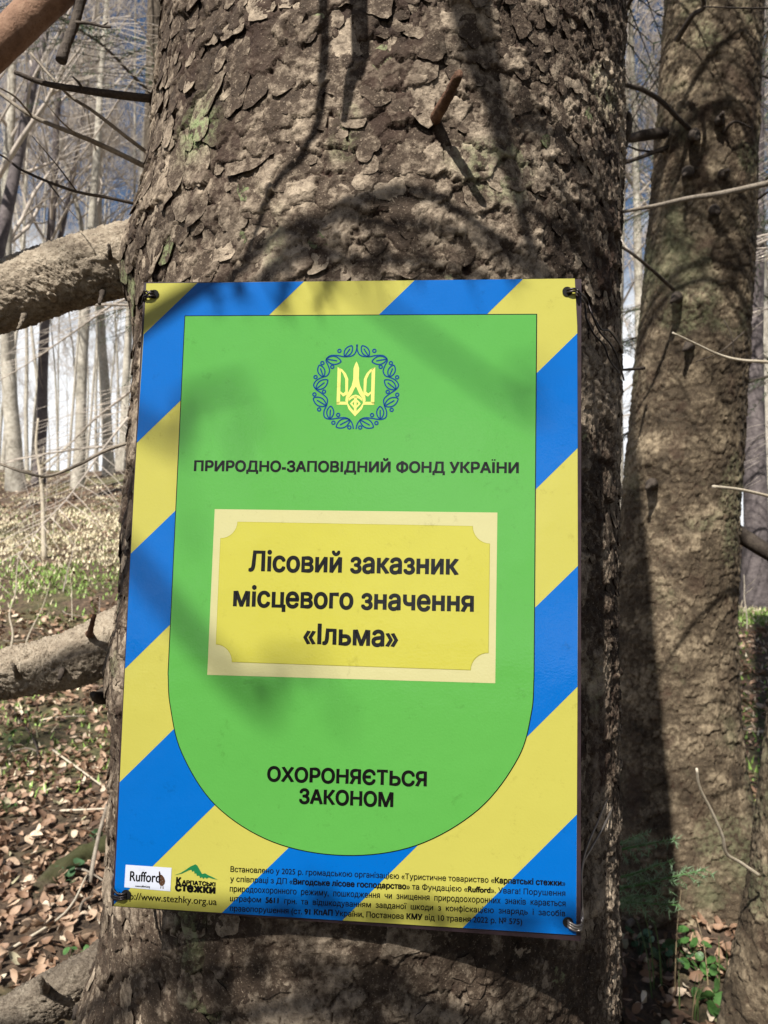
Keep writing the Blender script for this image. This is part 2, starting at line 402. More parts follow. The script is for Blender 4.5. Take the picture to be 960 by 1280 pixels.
SIGN_W, SIGN_H = .42, .594
def flakes():
    """loose bark scales: lifted, irregular plates lying on the trunk"""
    cand = []
    r2 = np.random.default_rng(21)
    grid = {}
    def ok(s, z, r):
        gi, gj = int(s//.03), int(z//.03)
        for a in range(gi-2, gi+3):
            for b in range(gj-2, gj+3):
                for (ss, zz, rr) in grid.get((a, b), ()):
                    if (ss-s)**2+(zz-z)**2 < ((r+rr)*.80)**2: return False
        grid.setdefault((gi, gj), []).append((s, z, r)); return True
    for size, cnt in ((.0185, 900), (.0135, 2800), (.009, 6500), (.006, 9500)):
        for _ in range(cnt):
            phi = r2.uniform(R_(-98), R_(98)); z = r2.uniform(.70, 2.40)
            x_, y_, _z = trunk_surface(np.array(phi), np.array(z))
            px = 480+FP*x_/y_; py = 640-FP*(z-CAMZ)/y_
            if 200 < px < 700 and 375 < py < 1120: continue
            rm = float(right_mask(phi))
            if size > .013 and r2.random() < rm*.85: continue
            if size > .009 and r2.random() < rm*.5: continue
            keep = .75 if py < 360 else .42
            if vnoise(np.array(phi*.33*16), np.array(z*16)) > keep+.15: continue
            r = size*r2.uniform(.75, 1.25)
            if ok(phi*.33, z, r): cand.append((phi, z, r))
    cand.sort(key=lambda c: -c[2])
    cand = cand[:1900]
    stuff = MB(); nparts = 0
    for k, (phi, z, r) in enumerate(cand):
        n = 20 if r > .012 else 11
        a = np.arange(n)/n*2*math.pi
        el = r2.uniform(.8, 1.35); rot = r2.uniform(0, 6.28)
        rad = r*(1+.20*np.sin(2*a+r2.uniform(0, 6))+.13*np.sin(3*a+r2.uniform(0, 6))+.07*np.sin(5*a+r2.uniform(0, 6))+r2.uniform(-.045, .045, n))
        base = .0022+.0022*r2.random(); curl = r*r2.uniform(.05, .24); ud = r2.uniform(-.9, .9)-math.pi/2
        rings = []
        for f, dh in ((.55, .0), (1., 0.)):
            u = rad*f*np.cos(a); v = rad*f*np.sin(a)*el
            lift = (u*math.cos(ud)+v*math.sin(ud))/r
            h = base+.0012*(1-f)+curl*np.clip(lift, -.3, 1)**2*np.sign(lift)+r2.uniform(-.0004, .0004, n)
            rings.append((u, v, h))
        u, v, h = rings[1]; th = .0013+.0006*r2.random()
        rings.append((u, v, h-.0001)); rings.append((u*.97, v*.97, h-th))
        rings.append((u*.55, v*.55, np.full(n, base-.006)))
        U = np.concatenate([[0]]+[q[0] for q in rings]); Vv = np.concatenate([[0]]+[q[1] for q in rings]); H = np.concatenate([[base+.0014]]+[q[2] for q in rings])
        Ph = phi+U/.33; Zz = z+Vv
        if True:
            hs = bark_height(np.array([phi*.33]), np.array([z]), right=np.array([float(right_mask(phi))]))[0][0]
        Pt = trunk_surface(Ph, Zz, H+min(max(hs, -.001), .005)*.6-.002)
        j = np.arange(n); jn = (j+1) % n
        F = [np.stack([np.zeros(n, int), 1+j, 1+jn], -1)]
        for q in (0, 2, 3):
            o = 1+q*n; F += [np.stack([o+j, o+n+j, o+n+jn], -1), np.stack([o+j, o+n+jn, o+jn], -1)]
        F = np.vstack(F)
        tint = np.full(len(Pt), np.clip(r2.normal(.53, .055), .2, 1)); tint[1+2*n:] *= .6
        inn = np.zeros(len(Pt)); inn[1+3*n:] = .8
        li = lich_mask(Pt)+(.6 if r2.random() < .02 else 0)
        big = nparts < 300 and r > .0075
        if big:
            c = Pt[0]
            mesh_np('bark_scale', Pt, F, M['bark'], tree, attrs={'tint': tint, 'inner': inn, 'lichen': li}); nparts += 1
        else: stuff.add(Pt, F, tint=tint, inner=inn, lichen=li)
    o = stuff.build('bark_scale', M['bark'], tree); tag(o, kind='stuff')
flakes()

def knobbly(scale, amp):
    def f(a, s):
        x = np.cos(a)*.05*scale; y = np.sin(a)*.05*scale
        return amp*((fbm(a*3/6.283*4+0*s, s*60*scale, 3)-.5)*2+.8*(fbm(a/6.283*16+0*s, s*200*scale, 2)-.5))
    return f
def flaky(circ, size=.010, amp=.0016):
    def f(a, s):
        x = a/6.2832*circ+0*s; y = s+0*a; k = worley(x/size*1.2+fbm(x*120, y*120, 2)*.8, y/size+fbm(x*120+9, y*120, 2)*.8)
        pit = (k[2] > .80)*sstep(.35, .0, k[0])
        low = .5-.5*np.sin(a)
        return amp*((.3+.7*k[3])*sstep(0, .12, k[1]-k[0])-1.6*pit+1.6*(fbm(x*90, y*90, 4)-.5)+1.2*(fbm(x*400, y*400, 2)-.5))+.004*(fbm(x*12, y*12, 2)-.5)
    return f
def limb(pts, radii, mat, parent, name='branch', sides=20, sub=8, amp=.0, label=None, origin=None, extra=None):
    P = catmull(pts, sub); t = np.linspace(0, len(pts)-1, len(P)); Rr = np.interp(t, np.arange(len(pts)), radii)
    V, F = tubet(P, Rr, sides, True, (flaky(6.28*max(radii), .010, amp) if sides > 40 else knobbly(.05/max(radii), amp)) if amp > 0 else None)
    mb = MB(); mb.add(V, F)
    if extra:
        for e in extra:
            P = catmull(e[0], 4); V, F = tubet(P, np.linspace(e[1], e[2], len(P)), 6); mb.add(V, F)
    o = mb.build(name, mat, parent)
    if label: o['label'] = label
    return o

# thick limbs on the left of the trunk
limb([P3(-260, 460, 1.02), P3(-120, 412, 1.03), P3(0, 373, 1.04), P3(80, 345, 1.05), P3(150, 327, 1.06), P3(215, 318, 1.10)],
     [.040, .042, .0425, .044, .047, .062], M['limb'], tree, sides=120, sub=64, amp=.0030, label='thick sunlit pale limb leaving the trunk beside the upper left corner of the sign')
limb([P3(-260, 900, 1.0), P3(-110, 862, 1.0), P3(0, 843, 1.02), P3(60, 831, 1.03), P3(115, 815, 1.04), P3(185, 790, 1.10)],
     [.027, .029, .031, .033, .037, .052], M['limb'], tree, sides=104, sub=60, amp=.0036, label='thick rough limb leaving the trunk half way down the left edge of the sign')
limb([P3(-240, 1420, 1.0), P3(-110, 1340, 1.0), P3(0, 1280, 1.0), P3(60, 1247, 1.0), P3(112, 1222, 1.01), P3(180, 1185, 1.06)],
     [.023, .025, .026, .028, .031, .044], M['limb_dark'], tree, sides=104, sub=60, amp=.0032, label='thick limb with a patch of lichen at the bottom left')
# red limb over the corner, broken dark twig hanging from it
redl = limb([P3(-330, 330, .90), P3(-160, 190, .91), P3(-40, 92, .92), P3(45, 12, .94), P3(130, -70, .99), P3(250, -200, 1.10)],
     [.019, .020, .0205, .0215, .023, .030], M['limb_red'], tree, sides=32, sub=24, amp=.0006, label='smooth reddish limb crossing the upper left corner')
limb([P3(104, -22, .955), P3(99, 8, .955), P3(91, 36, .95), P3(82, 58, .945), P3(76, 76, .94)], [.0075, .0062, .0056, .0060, .0068], M['darkwood'], redl, name='twig', sides=12, amp=.0008,
     extra=[([P3(91, 28, .95), P3(113, 29, .94), P3(127, 33, .94), P3(139, 34, .94)], .0022, .0012), ([P3(127, 33, .94), P3(135, 28, .94)], .0012, .0006)])
# thin dead branches on the left of the trunk
def twig(pts, w0, w1, mat, parent=tree, name='twig', label=None, extra=None, amp=.0004):
    n = len(pts); z = np.mean([p[1] for p in pts])
    return limb(pts, list(np.linspace(w0, w1, n)/2/FP*z), mat, parent, name, 8, 6, amp, label, extra=extra)
twig([P3(18, 90, .98), P3(55, 104, .99), P3(100, 112, 1.0), P3(150, 119, 1.03), P3(215, 126, 1.10)], 5, 12, M['darkwood'],
     label='dark dead branch at the upper left of the trunk', extra=[([P3(103, 111, 1.0), P3(98, 103, .99), P3(91, 96, .99)], .0025, .001)])
twig([P3(38, 66, 1.0), P3(70, 103, 1.0), P3(90, 122, 1.02), P3(118, 140, 1.03), P3(150, 165, 1.05), P3(200, 203, 1.1)], 3, 5, M['deadwood'])
twig([P3(-30, 98, .98), P3(0, 117, 1.0), P3(40, 145, 1.0), P3(95, 168, 1.02), P3(130, 183, 1.05), P3(200, 217, 1.1)], 3.5, 7, M['deadwood'],
     extra=[([P3(40, 145, 1.0), P3(20, 122, .97), P3(0, 110, .95)], .0015, .0008), ([P3(95, 168, 1.02), P3(75, 150, .97), P3(50, 120, .95)], .0012, .0006)])
twig([P3(-20, 182, .98), P3(8, 198, 1.0), P3(30, 214, 1.0), P3(90, 238, 1.02), P3(140, 248, 1.05), P3(200, 262, 1.1)], 2, 4.5, M['darkwood'],
     extra=[([P3(95, 238, 1.02), P3(70, 205, 1.0), P3(40, 170, .97)], .001, .0005), ([P3(60, 228, 1.02), P3(85, 260, 1.0), P3(98, 275, .98)], .001, .0005)])
twig([P3(0, 580, 1.0), P3(30, 590, 1.0), P3(60, 595, 1.02), P3(100, 580, 1.04), P3(135, 562, 1.06), P3(190, 545, 1.1)], 3, 5, M['deadwood'])
# broken stubs and knots on the thick limbs
def stub(a, b, r, m='limb', z=.99): limb([P3(*a, z+.03), P3(*a, z), P3((a[0]+b[0])/2, (a[1]+b[1])/2, z-.015), P3(*b, z-.02)], [r*1.6, r, r*.8, r*.6], M[m], tree, 'twig', 10, 5, .0012)
stub((138, 322), (136, 305), .0030, 'darkwood', 1.01); stub((128, 366), (124, 380), .0035, 'darkwood', 1.02); stub((66, 372), (60, 366), .0040); stub((30, 395), (22, 412), .0030, 'limb_dark')
stub((112, 792), (118, 768), .0040, 'peg', 1.0); stub((22, 845), (16, 830), .0035, 'limb_dark', .98); stub((78, 838), (74, 850), .004, 'darkwood', .99)
stub((56, 1236), (50, 1222), .0045, 'limb_dark', .95); stub((96, 1262), (92, 1275), .004, 'darkwood', .96)
# stubs on the face of the trunk
limb([P3(540, 165, .83), P3(545, 147, .765), P3(560, 120, .73), P3(574, 92, .70)], [.0075, .0058, .0052, .0040], M['peg'], tree, name='twig', sides=14, amp=.0012, label='broken upright stub above the sign')
limb([P3(772, 178, 1.12), P3(781, 165, 1.08), P3(786, 150, 1.07), P3(786, 140, 1.06)], [.016, .010, .005, .002], M['darkwood'], tree, name='twig', sides=10, amp=.001)
limb([P3(135, 868, 1.05), P3(124, 872, 1.0), P3(116, 868, .98)], [.014, .008, .004], M['darkwood'], tree, name='twig', sides=10, amp=.0015)

# ------------------------------------------------------------------ the sign
Rm = np.array([[.99632976, -.02397944, .08217056], [.0166908, .995957, .08826702], [-.08395493, -.08657157, .99270183]])
T0 = np.array([-.23560413, -.22672683, .76304374])
def S(u, v, h=0.):
    """mm on the sign face (right, down) and mm towards the viewer -> world"""
    u = np.asarray(u, float)/1000; v = np.asarray(v, float)/1000; h = np.asarray(h, float)/1000
    c = u[..., None]*Rm[:, 0]+v[..., None]*Rm[:, 1]-h[..., None]*Rm[:, 2]+T0
    return np.stack([c[..., 0], c[..., 2], CAMZ-c[..., 1]], -1)
sc0 = S(np.array(210.), np.array(594.), np.array(-5.))
sign = empty('sign_board', tuple(sc0), 'glossy green nature reserve sign with blue and yellow striped border wired to the trunk', 'sign')
def print_mat(name, col, rough=.17):
    m, t, b = newmat(name); L = t.links.new
    tc = N(t, 'ShaderNodeTexCoord'); co = tc.outputs['Object']
    n = N(t, 'ShaderNodeTexNoise', i_Scale=450., i_Detail=2.); L(co, n.inputs['Vector'])
    n2 = N(t, 'ShaderNodeTexNoise', i_Scale=9., i_Detail=3.); L(co, n2.inputs['Vector'])
    n3 = N(t, 'ShaderNodeTexNoise', i_Scale=55., i_Detail=5., i_Roughness=.8); L(co, n3.inputs['Vector'])
    d = ramp(t, [(.26, (.80, .79, .76)), (.40, (1, 1, 1))]); L(n3.outputs['Fac'], d.inputs[0])
    L(mixc(t, 1., col, d.outputs[0], 'MULTIPLY'), b.inputs['Base Color'])
    b.inputs['Roughness'].default_value = .4; b.inputs['Specular IOR Level'].default_value = .05; b.inputs['Coat Weight'].default_value = .75; b.inputs['Coat Roughness'].default_value = .07; b.inputs['Coat IOR'].default_value = 1.52
    bu = N(t, 'ShaderNodeBump', i_Strength=.16, i_Distance=.0006); L(n.outputs['Fac'], bu.inputs['Height'])
    bu2 = N(t, 'ShaderNodeBump', i_Strength=.35, i_Distance=.006); L(n2.outputs['Fac'], bu2.inputs['Height']); L(bu.outputs[0], bu2.inputs['Normal'])
    L(bu2.outputs[0], b.inputs['Normal']); L(bu2.outputs[0], b.inputs['Coat Normal']); return m
M['p_yellow'] = print_mat('print_yellow', (.40, .375, .075))
M['p_blue'] = print_mat('print_blue', (.0, .105, .40))
M['p_green'] = print_mat('print_green', (.080, .30, .055))
M['p_cream'] = print_mat('print_cream', (.45, .425, .21))
M['p_plaque'] = print_mat('print_plaque_yellow', (.41, .385, .055))
M['p_black'] = print_mat('print_black', (.004, .004, .004))
M['p_navy'] = print_mat('print_navy', (.003, .045, .17))
M['p_gold'] = print_mat('print_gold', (.60, .58, .16))
M['p_grey'] = print_mat('sticker_grey', (.50, .53, .62))
M['p_brown'] = print_mat('print_brown', (.07, .035, .02))
M['p_logo'] = print_mat('print_dark_green', (.01, .14, .05))
M['p_line'] = print_mat('print_olive_line', (.30, .28, .03))
M['back'] = simple_mat('dark_backing', (.030, .018, .022), .35, noise=.4, nscale=60)

def flat(name, polys, h, mat, parent=sign, label=None):
    V = []; F = []
    for p in polys:
        p = np.asarray(p, float); a = S(p[:, 0], p[:, 1], np.full(len(p), h))
        F.append(list(range(len(V), len(V)+len(p)))[::-1]); V += a.tolist()
    o = mesh_np(name, V, F, mat, parent, smooth=False)
    if label: o['label'] = label
    return o
def circle(x, y, r, n=16): a = np.arange(n)/n*2*math.pi; return np.c_[x+r*np.cos(a), y+r*np.sin(a)]
def strokes(name, lines, width, h, mat, parent):
    """each line becomes a ribbon"""
    V = []; F = []
    for ln in lines:
        ln = np.asarray(ln, float); closed = np.allclose(ln[0], ln[-1]); T = np.gradient(ln, axis=0)
        if closed: T[0] = T[-1] = ln[1]-ln[-2]
        T /= np.linalg.norm(T, axis=1)[:, None]+1e-9; Nn = np.c_[-T[:, 1], T[:, 0]]*width/2
        A = ln+Nn; B = ln-Nn; k = len(V); n = len(ln)
        V += S(A[:, 0], A[:, 1], np.full(n, h)).tolist()+S(B[:, 0], B[:, 1], np.full(n, h)).tolist()
        F += [[k+i, k+i+1, k+n+i+1, k+n+i] for i in range(n-1)]
    return mesh_np(name, V, F, mat, parent, smooth=False)

# dark backing sheet behind the print
def slab(name, poly, h0, h1, mat, parent):
    p = np.asarray(poly, float); n = len(p)
    V = np.vstack([S(p[:, 0], p[:, 1], np.full(n, h0)), S(p[:, 0], p[:, 1], np.full(n, h1))])
    F = [list(range(n)), list(range(2*n-1, n-1, -1))]+[[i, (i+1) % n+0, (i+1) % n+n, i+n][::-1] for i in range(n)]
    return mesh_np(name, V, F, mat, parent, smooth=False)
slab('backing', [(-3.2, -1.6), (424.0, -1.2), (424.5, 599.5), (300, 598), (150, 596.5), (-2.5, 594.5)], -6, -1.6, M['back'], sign)
slab('face', [(0, 0), (417.6, -1.2), (420, 45), (421.2, 300), (420.4, 594), (0, 593.6), (-1.2, 400), (-1.6, 200)], -1.3, 0, M['p_yellow'], sign)
flat('stripe', [[(0, 52), (52, .0), (158, -.4), (-1.2, 160)]], .15, M['p_blue'])
flat('stripe', [[(-1.6, 268), (266, -.7), (369, -1.0), (-1.2, 377)]], .15, M['p_blue'])
flat('stripe', [[(-.7, 482), (420, 52), (420.6, 161), (0, 592)]], .15, M['p_blue'])
flat('stripe', [[(102, 593.7), (421.1, 270), (420.9, 379), (213, 593.8)]], .15, M['p_blue'])
flat('stripe', [[(321, 593.8), (420.6, 491), (420.3, 593.9)]], .15, M['p_blue'])
ar = catmull([(382.6, 372), (380.6, 403), (369, 444), (334, 491), (278, 525.5), (213, 537.5), (147, 529), (92, 499), (57.5, 453), (44, 409), (40.6, 380)], 8)
shield = np.vstack([[(40.4, 33), (382.7, 33)], ar])
def inset(P, d):
    c = P.mean(0); Q = P.copy()
    n = len(P); T = np.roll(P, -1, 0)-np.roll(P, 1, 0); T /= np.linalg.norm(T, axis=1)[:, None]; Nn = np.c_[-T[:, 1], T[:, 0]]
    Q = P+Nn*d; Q[0] = P[0]+[d, d]; Q[1] = P[1]+[-d, d]; return Q
flat('shield_outline', [shield], .30, M['p_black'])
sh = flat('shield', [inset(shield, .9)], .45, M['p_green'])
flat('plaque', [[(79.3, 223.6), (347.5, 222.4), (347.3, 378.4), (79, 380)]], .60, M['p_cream'])
def scoop(x0, y0, x1, y1, r, d=0):
    x0 += d; y0 += d; x1 -= d; y1 -= d; out = []
    for cx, cy, a0, a1 in ((x0, y0, 90, 0), (x1, y0, 180, 90), (x1, y1, 270, 180), (x0, y1, 360, 270)):
        for a in np.linspace(a0, a1, 9): out.append((cx+r*math.cos(R_(a)), cy+r*math.sin(R_(a))))
    return out
flat('plaque_outline', [scoop(86, 235.3, 341, 367.5, 16)], .75, M['p_line'])
flat('plaque_face', [scoop(86, 235.3, 341, 367.5, 16, .45)], .90, M['p_plaque'])

# lettering: outlines of the built-in font, fitted to the measured width and height
from mathutils.geometry import delaunay_2d_cdt
_GL = {}
def text_loops(txt):
    """closed outlines of a line of text set in the built-in font"""
    if txt in _GL: return _GL[txt]
    cu = D.curves.new('tmp', 'FONT'); cu.body = txt; cu.resolution_u = 4; cu.fill_mode = 'NONE'
    o = D.objects.new('tmp', cu); COL.objects.link(o)
    dg = bpy.context.evaluated_depsgraph_get(); dg.update(); ev = o.evaluated_get(dg); me = ev.to_mesh()
    V = np.array([v.co[:2] for v in me.vertices]).reshape(-1, 2); nb = {}
    for e in me.edges:
        i, j = e.vertices; nb.setdefault(i, []).append(j); nb.setdefault(j, []).append(i)
    ev.to_mesh_clear(); D.objects.remove(o); D.curves.remove(cu)
    seen = set(); loops = []
    for st in sorted(nb):
        if st in seen: continue
        lp = [st]; seen.add(st); cur = st
        while True:
            nx = [q for q in nb[cur] if q not in seen]
            if not nx: break
            nx = min(nx, key=lambda q: abs(q-cur)) if cur != st else min(nx)
            seen.add(nx); lp.append(nx); cur = nx
        P = V[lp]; keep = [0]
        for i in range(1, len(P)):
            if np.abs(P[i]-P[keep[-1]]).max() > 1e-5: keep.append(i)
        P = P[keep]
        if len(P) > 2 and np.abs(P[0]-P[-1]).max() < 1e-5: P = P[:-1]
        if len(P) > 2: loops.append(P)
    _GL[txt] = loops; return loops
def area(P): x, y = P[:, 0], P[:, 1]; return .5*np.sum(x*np.roll(y, -1)-np.roll(x, -1)*y)
def inside(p, P):
    x, y = p; X, Y = P[:, 0], P[:, 1]; X2, Y2 = np.roll(X, -1), np.roll(Y, -1)
    m = (Y > y) != (Y2 > y)
    return int(np.sum(m & (x < (X2-X)*(y-Y)/np.where(Y2 == Y, 1e-12, Y2-Y)+X))) % 2 == 1
def width_of(txt):
    return max(l[:, 0].max() for l in text_loops(txt+'|'))-max(l[:, 0].max() for l in text_loops('|'))
CAPH = max(l[:, 1].max() for l in text_loops('Н'))
def lettering(runs, u0, u1, base, cap, h, mat=None, parent=sign, name='lettering', tilt=0.):
    """runs: list of (text, weight in mm); fitted between u0 and u1"""
    loops = []; x = 0
    for txt, bold in runs:
        parts_ = re.split('([ІЇ])', txt)
        for pt in parts_:
            if not pt: continue
            if pt in 'ІЇ':        # plain upright bar, with two dots for the second letter
                loops.append((np.array([(x+.10, 0), (x+.195, 0), (x+.195, CAPH), (x+.10, CAPH)]), bold))
                if pt == 'Ї':
                    for dx_ in (.035, .185): loops.append((np.array([(x+dx_, CAPH*1.16), (x+dx_+.075, CAPH*1.16), (x+dx_+.075, CAPH*1.27), (x+dx_, CAPH*1.27)]), bold*.3))
                x += .29
            else:
                for l in text_loops(pt): loops.append((l+[x, 0], bold))
                x += width_of(pt)
    a = min(l[:, 0].min() for l, _ in loops); b = max(l[:, 0].max() for l, _ in loops)
    q = max(w_ for _, w_ in runs)/2; u0 += q; u1 -= q
    sx = (u1-u0)/(b-a); sy = (cap-2*q)/CAPH
    Lp = []
    for l, bold in loops:
        U = u0+(l[:, 0]-a)*sx; W = base-q-l[:, 1]*sy+tilt*(U-u0); Lp.append((np.c_[U, W], bold))
    V = []; F = []
    pts = []; ed = []
    for P, bd in Lp:
        k0 = len(pts); n = len(P); pts += [Vector((p[0], p[1])) for p in P]; ed += [(k0+i, k0+(i+1) % n) for i in range(n)]
    ov, oe, of = delaunay_2d_cdt(pts, ed, [], 0, 1e-5)[:3]
    ov = np.array([v[:] for v in ov]); of = np.array([list(f) for f in of]); C = ov[of].mean(1)
    wn = np.zeros(len(C), int)
    for P, bd in Lp:
        m = (C[:, 0] >= P[:, 0].min()) & (C[:, 0] <= P[:, 0].max()) & (C[:, 1] >= P[:, 1].min()) & (C[:, 1] <= P[:, 1].max()); c = C[m]
        if not len(c): continue
        X, Y = P[:, 0][None], P[:, 1][None]; X2, Y2 = np.roll(P[:, 0], -1)[None], np.roll(P[:, 1], -1)[None]; x, y = c[:, :1], c[:, 1:]
        cr_ = (X2-X)*(y-Y)-(x-X)*(Y2-Y); up = (Y <= y) & (Y2 > y) & (cr_ > 0); dn = (Y > y) & (Y2 <= y) & (cr_ < 0)
        wn[m] += up.sum(1)-dn.sum(1)
    V = S(ov[:, 0], ov[:, 1], np.full(len(ov), h)).tolist(); F = [list(map(int, f)) for f in of[wn != 0]]
    for k, (P, bd) in enumerate(Lp):
        if bd > 0:
            r = P; ln = np.vstack([r, r[:1]]); T = np.roll(r, -1, 0)-np.roll(r, 1, 0); T /= np.linalg.norm(T, axis=1)[:, None]+1e-9
            T = np.vstack([T, T[:1]]); Nn = np.c_[-T[:, 1], T[:, 0]]*bd/2; n = len(ln); k0 = len(V)
            for B_ in (ln+Nn, ln-Nn): V += S(B_[:, 0], B_[:, 1], np.full(n, h+.02+.008*(k % 3))).tolist()
            F += [[k0+i, k0+i+1, k0+n+i+1, k0+n+i] for i in range(n-1)]
    return mesh_np(name, V, F, mat or M['p_black'], parent, smooth=False)
B = 1.65
lettering([('ПРИРОДНО-ЗАПОВІДНИЙ ФОНД УКРАЇНИ', 1.15)], 57, 366.8, 187.6, 11.2, .62, tilt=-.006)
lettering([('Лісовий заказник', B)], 114.5, 312.8, 282.6, 20.6, 1.05, tilt=-.006)
lettering([('місцевого значення', B)], 101, 327, 316, 20.6, 1.05, tilt=-.004)
lettering([('«Ільма»', B)], 169, 258, 349, 20.6, 1.05)
lettering([('ОХОРОНЯЄТЬСЯ', 1.4)], 139.5, 286.8, 475, 14.2, .62, tilt=-.012)
lettering([('ЗАКОНОМ', 1.4)], 170, 256.8, 493.6, 14.2, .62, tilt=-.008)
b0, b1 = .20, .60
rows = [([('Встановлено у 2025 р. громадською організацією «Туристичне товариство «', b0), ('Карпатські стежки', b1), ('»', b0)], 108.3, 411),
        ([('у співпраці з ДП «', b0), ('Вигодське лісове господарство', b1), ('» та Фундацією «', b0), ('Rufford', b1), ('». Увага! Порушення', b0)], 108.4, 411),
        ([('природоохоронного  режиму,  пошкодження  чи  знищення  природоохоронних  знаків  карається', b0)], 108.6, 411),
        ([('штрафом  ', b0), ('5611', b1), ('  грн.  та  відшкодуванням  завданої  шкоди  з  конфіскацією  знарядь  і  засобів', b0)], 109, 411),
        ([('правопорушення (ст. ', b0), ('91 КпАП', b1), (' України, Постанова ', b0), ('КМУ', b1), (' від 10 травня 2022 р. № 575)', b0)], 109.2, 373.5)]
for k, (runs, a, b) in enumerate(rows):
    lettering(runs, a, b, 557.3+k*8.6-.0, 5.6, .32, tilt=-.014)
lettering([('http://www.stezhky.org.ua', .12)], 4.5, 97, 586.6, 6.6, .32, tilt=.006)
# sticker at the lower left
st = flat('sticker', [[(9.4, 556), (53.2, 556.4), (53.0, 577.4), (9.2, 576.2)]], .40, M['p_grey'])
def smark(polys, mat): return flat('print_mark', polys, .55, mat, st)
lettering([('Rufford', .45)], 14, 43.0, 570.3, 9.6, .55, parent=st)
lettering([('The', .0)], 21.5, 27.5, 560.6, 2.2, .55, mat=M['p_grey'], parent=st)
lettering([('www.rufford.org', .15)], 19.5, 33.5, 575.2, 1.9, .55, parent=st)
smark([[(41.2, 560.5), (42.4, 560), (42.7, 563), (44.5, 563.2), (46.6, 565.5), (47.8, 568.5), (47.3, 571), (45.8, 572.8), (43.6, 573), (42, 571), (41.3, 567.5), (41.6, 564.5)]], M['p_brown'])
smark([[(43.8, 572.6), (44.3, 572.6), (44.2, 575.2), (43.4, 575.4)], [(45.6, 572.6), (46.1, 572.6), (46.6, 575.4), (45.7, 575.4)]], M['p_brown'])
smark([circle(43.6, 566.2, .35, 8), circle(45.2, 568.2, .35, 8), circle(43.4, 569.4, .35, 8), circle(45.6, 570.8, .3, 8)], M['p_grey'])
# path club logo
def c2m(x, y):      # crop pixels of the logo to mm on the sign
    return (56.0+(x-583)*.1262, 563.0+(y-190)*.123+(583-x)*.0055)
flat('mountain_logo', [[c2m(*p) for p in [(580, 190), (630, 172), (665, 150), (700, 125), (738, 108), (752, 118), (772, 150), (790, 178), (812, 172), (835, 185), (870, 200), (908, 218), (870, 212), (840, 202),
     (825, 212), (812, 202), (800, 214), (790, 200), (778, 208), (768, 190), (752, 192), (745, 172), (735, 178), (728, 155), (716, 163), (708, 148), (690, 152), (640, 176)]]], .32, M['p_logo'])
lettering([('К', 1.0)], c2m(598, 0)[0], c2m(638, 0)[0], c2m(0, 258)[1]-3.2, 7.4, .34)
lettering([('АРПАТСЬКІ', .7)], c2m(642, 0)[0], c2m(893, 0)[0], c2m(642, 258)[1]-.4, 4.2, .34, tilt=.01)
lettering([('стежки', 1.3)], c2m(592, 0)[0], c2m(895, 0)[0], c2m(592, 308)[1]-.4, 8.6, .34, tilt=.015)
# emblem: wreath and trident
def e2m(P): P = np.asarray(P, float); return np.c_[212+(P[:, 0]-474)*.1042, 103.7+(P[:, 1]-470)*.1042]
lines = []
def mir(P): P = np.asarray(P, float).copy(); P[:, 0] = 948-P[:, 0]; return P
stem = catmull([(478, 75), (466, 140), (435, 180), (362, 190), (290, 178), (225, 182), (190, 222), (212, 275), (226, 325), (205, 368), (165, 382), (110, 410), (82, 455), (105, 497), (160, 535), (212, 585), (208, 645), (186, 700), (192, 755), (240, 775), (310, 766), (380, 760), (425, 780), (452, 820), (462, 865)], 5)
leafs = [((362, 188), (428, 86)), ((192, 212), (332, 236)), ((170, 380), (128, 268)), ((105, 495), (212, 408)), ((205, 650), (82, 578)), ((242, 772), (246, 652)), ((428, 778), (302, 848))]
for mf in (lambda P: np.asarray(P, float), mir):
    lines.append(e2m(mf(stem)))
    for a, b in leafs:
        a = np.array(a, float); b = np.array(b, float); d = b-a; n = np.array([-d[1], d[0]])
        t = np.linspace(0, 1, 12)
        for sgn in (1, -1):
            lines.append(e2m(mf(a+d*t[:, None]+sgn*n*(.27*np.sin(math.pi*t)**.75)[:, None])))
        lines.append(e2m(mf(np.array([a, a+d*.72]))))
    for c in [(312, 135), (157, 250), (250, 285), (97, 382), (180, 518), (92, 545), (140, 685), (318, 735), (276, 808), (424, 850)]:
        q = circle(c[0], c[1], 15, 12); lines.append(e2m(mf(np.vstack([q, q[:1]]))))
strokes('wreath', lines, 1.3, .62, M['p_navy'], sign)
tri = []
for mf in (lambda P: np.asarray(P, float), mir):
    tri += [e2m(mf(q)) for q in (
        [(300, 288), (332, 306), (332, 622), (300, 640)],
        [(300, 288), (345, 310), (380, 350), (402, 400), (402, 500), (378, 520), (374, 400), (352, 350), (332, 325)],
        [(402, 500), (402, 540), (360, 565), (332, 535), (332, 515), (360, 535), (376, 518)],
        [(300, 640), (300, 612), (385, 612), (398, 640)],
        [(385, 560), (412, 575), (404, 625), (430, 665), (474, 712), (474, 748), (412, 680), (398, 640), (380, 600)],
        [(462, 560), (474, 560), (474, 715), (462, 700)], [(440, 610), (462, 590), (462, 612), (446, 628), (462, 650), (462, 672), (424, 630)],
        [(474, 235), (460, 262), (448, 300), (448, 400), (436, 460), (408, 520), (384, 562), (412, 578), (440, 540), (462, 490), (474, 470)],
        [(474, 572), (440, 584), (412, 606), (412, 580), (440, 556), (474, 545)])]
flat('trident', tri, .64, M['p_gold'])
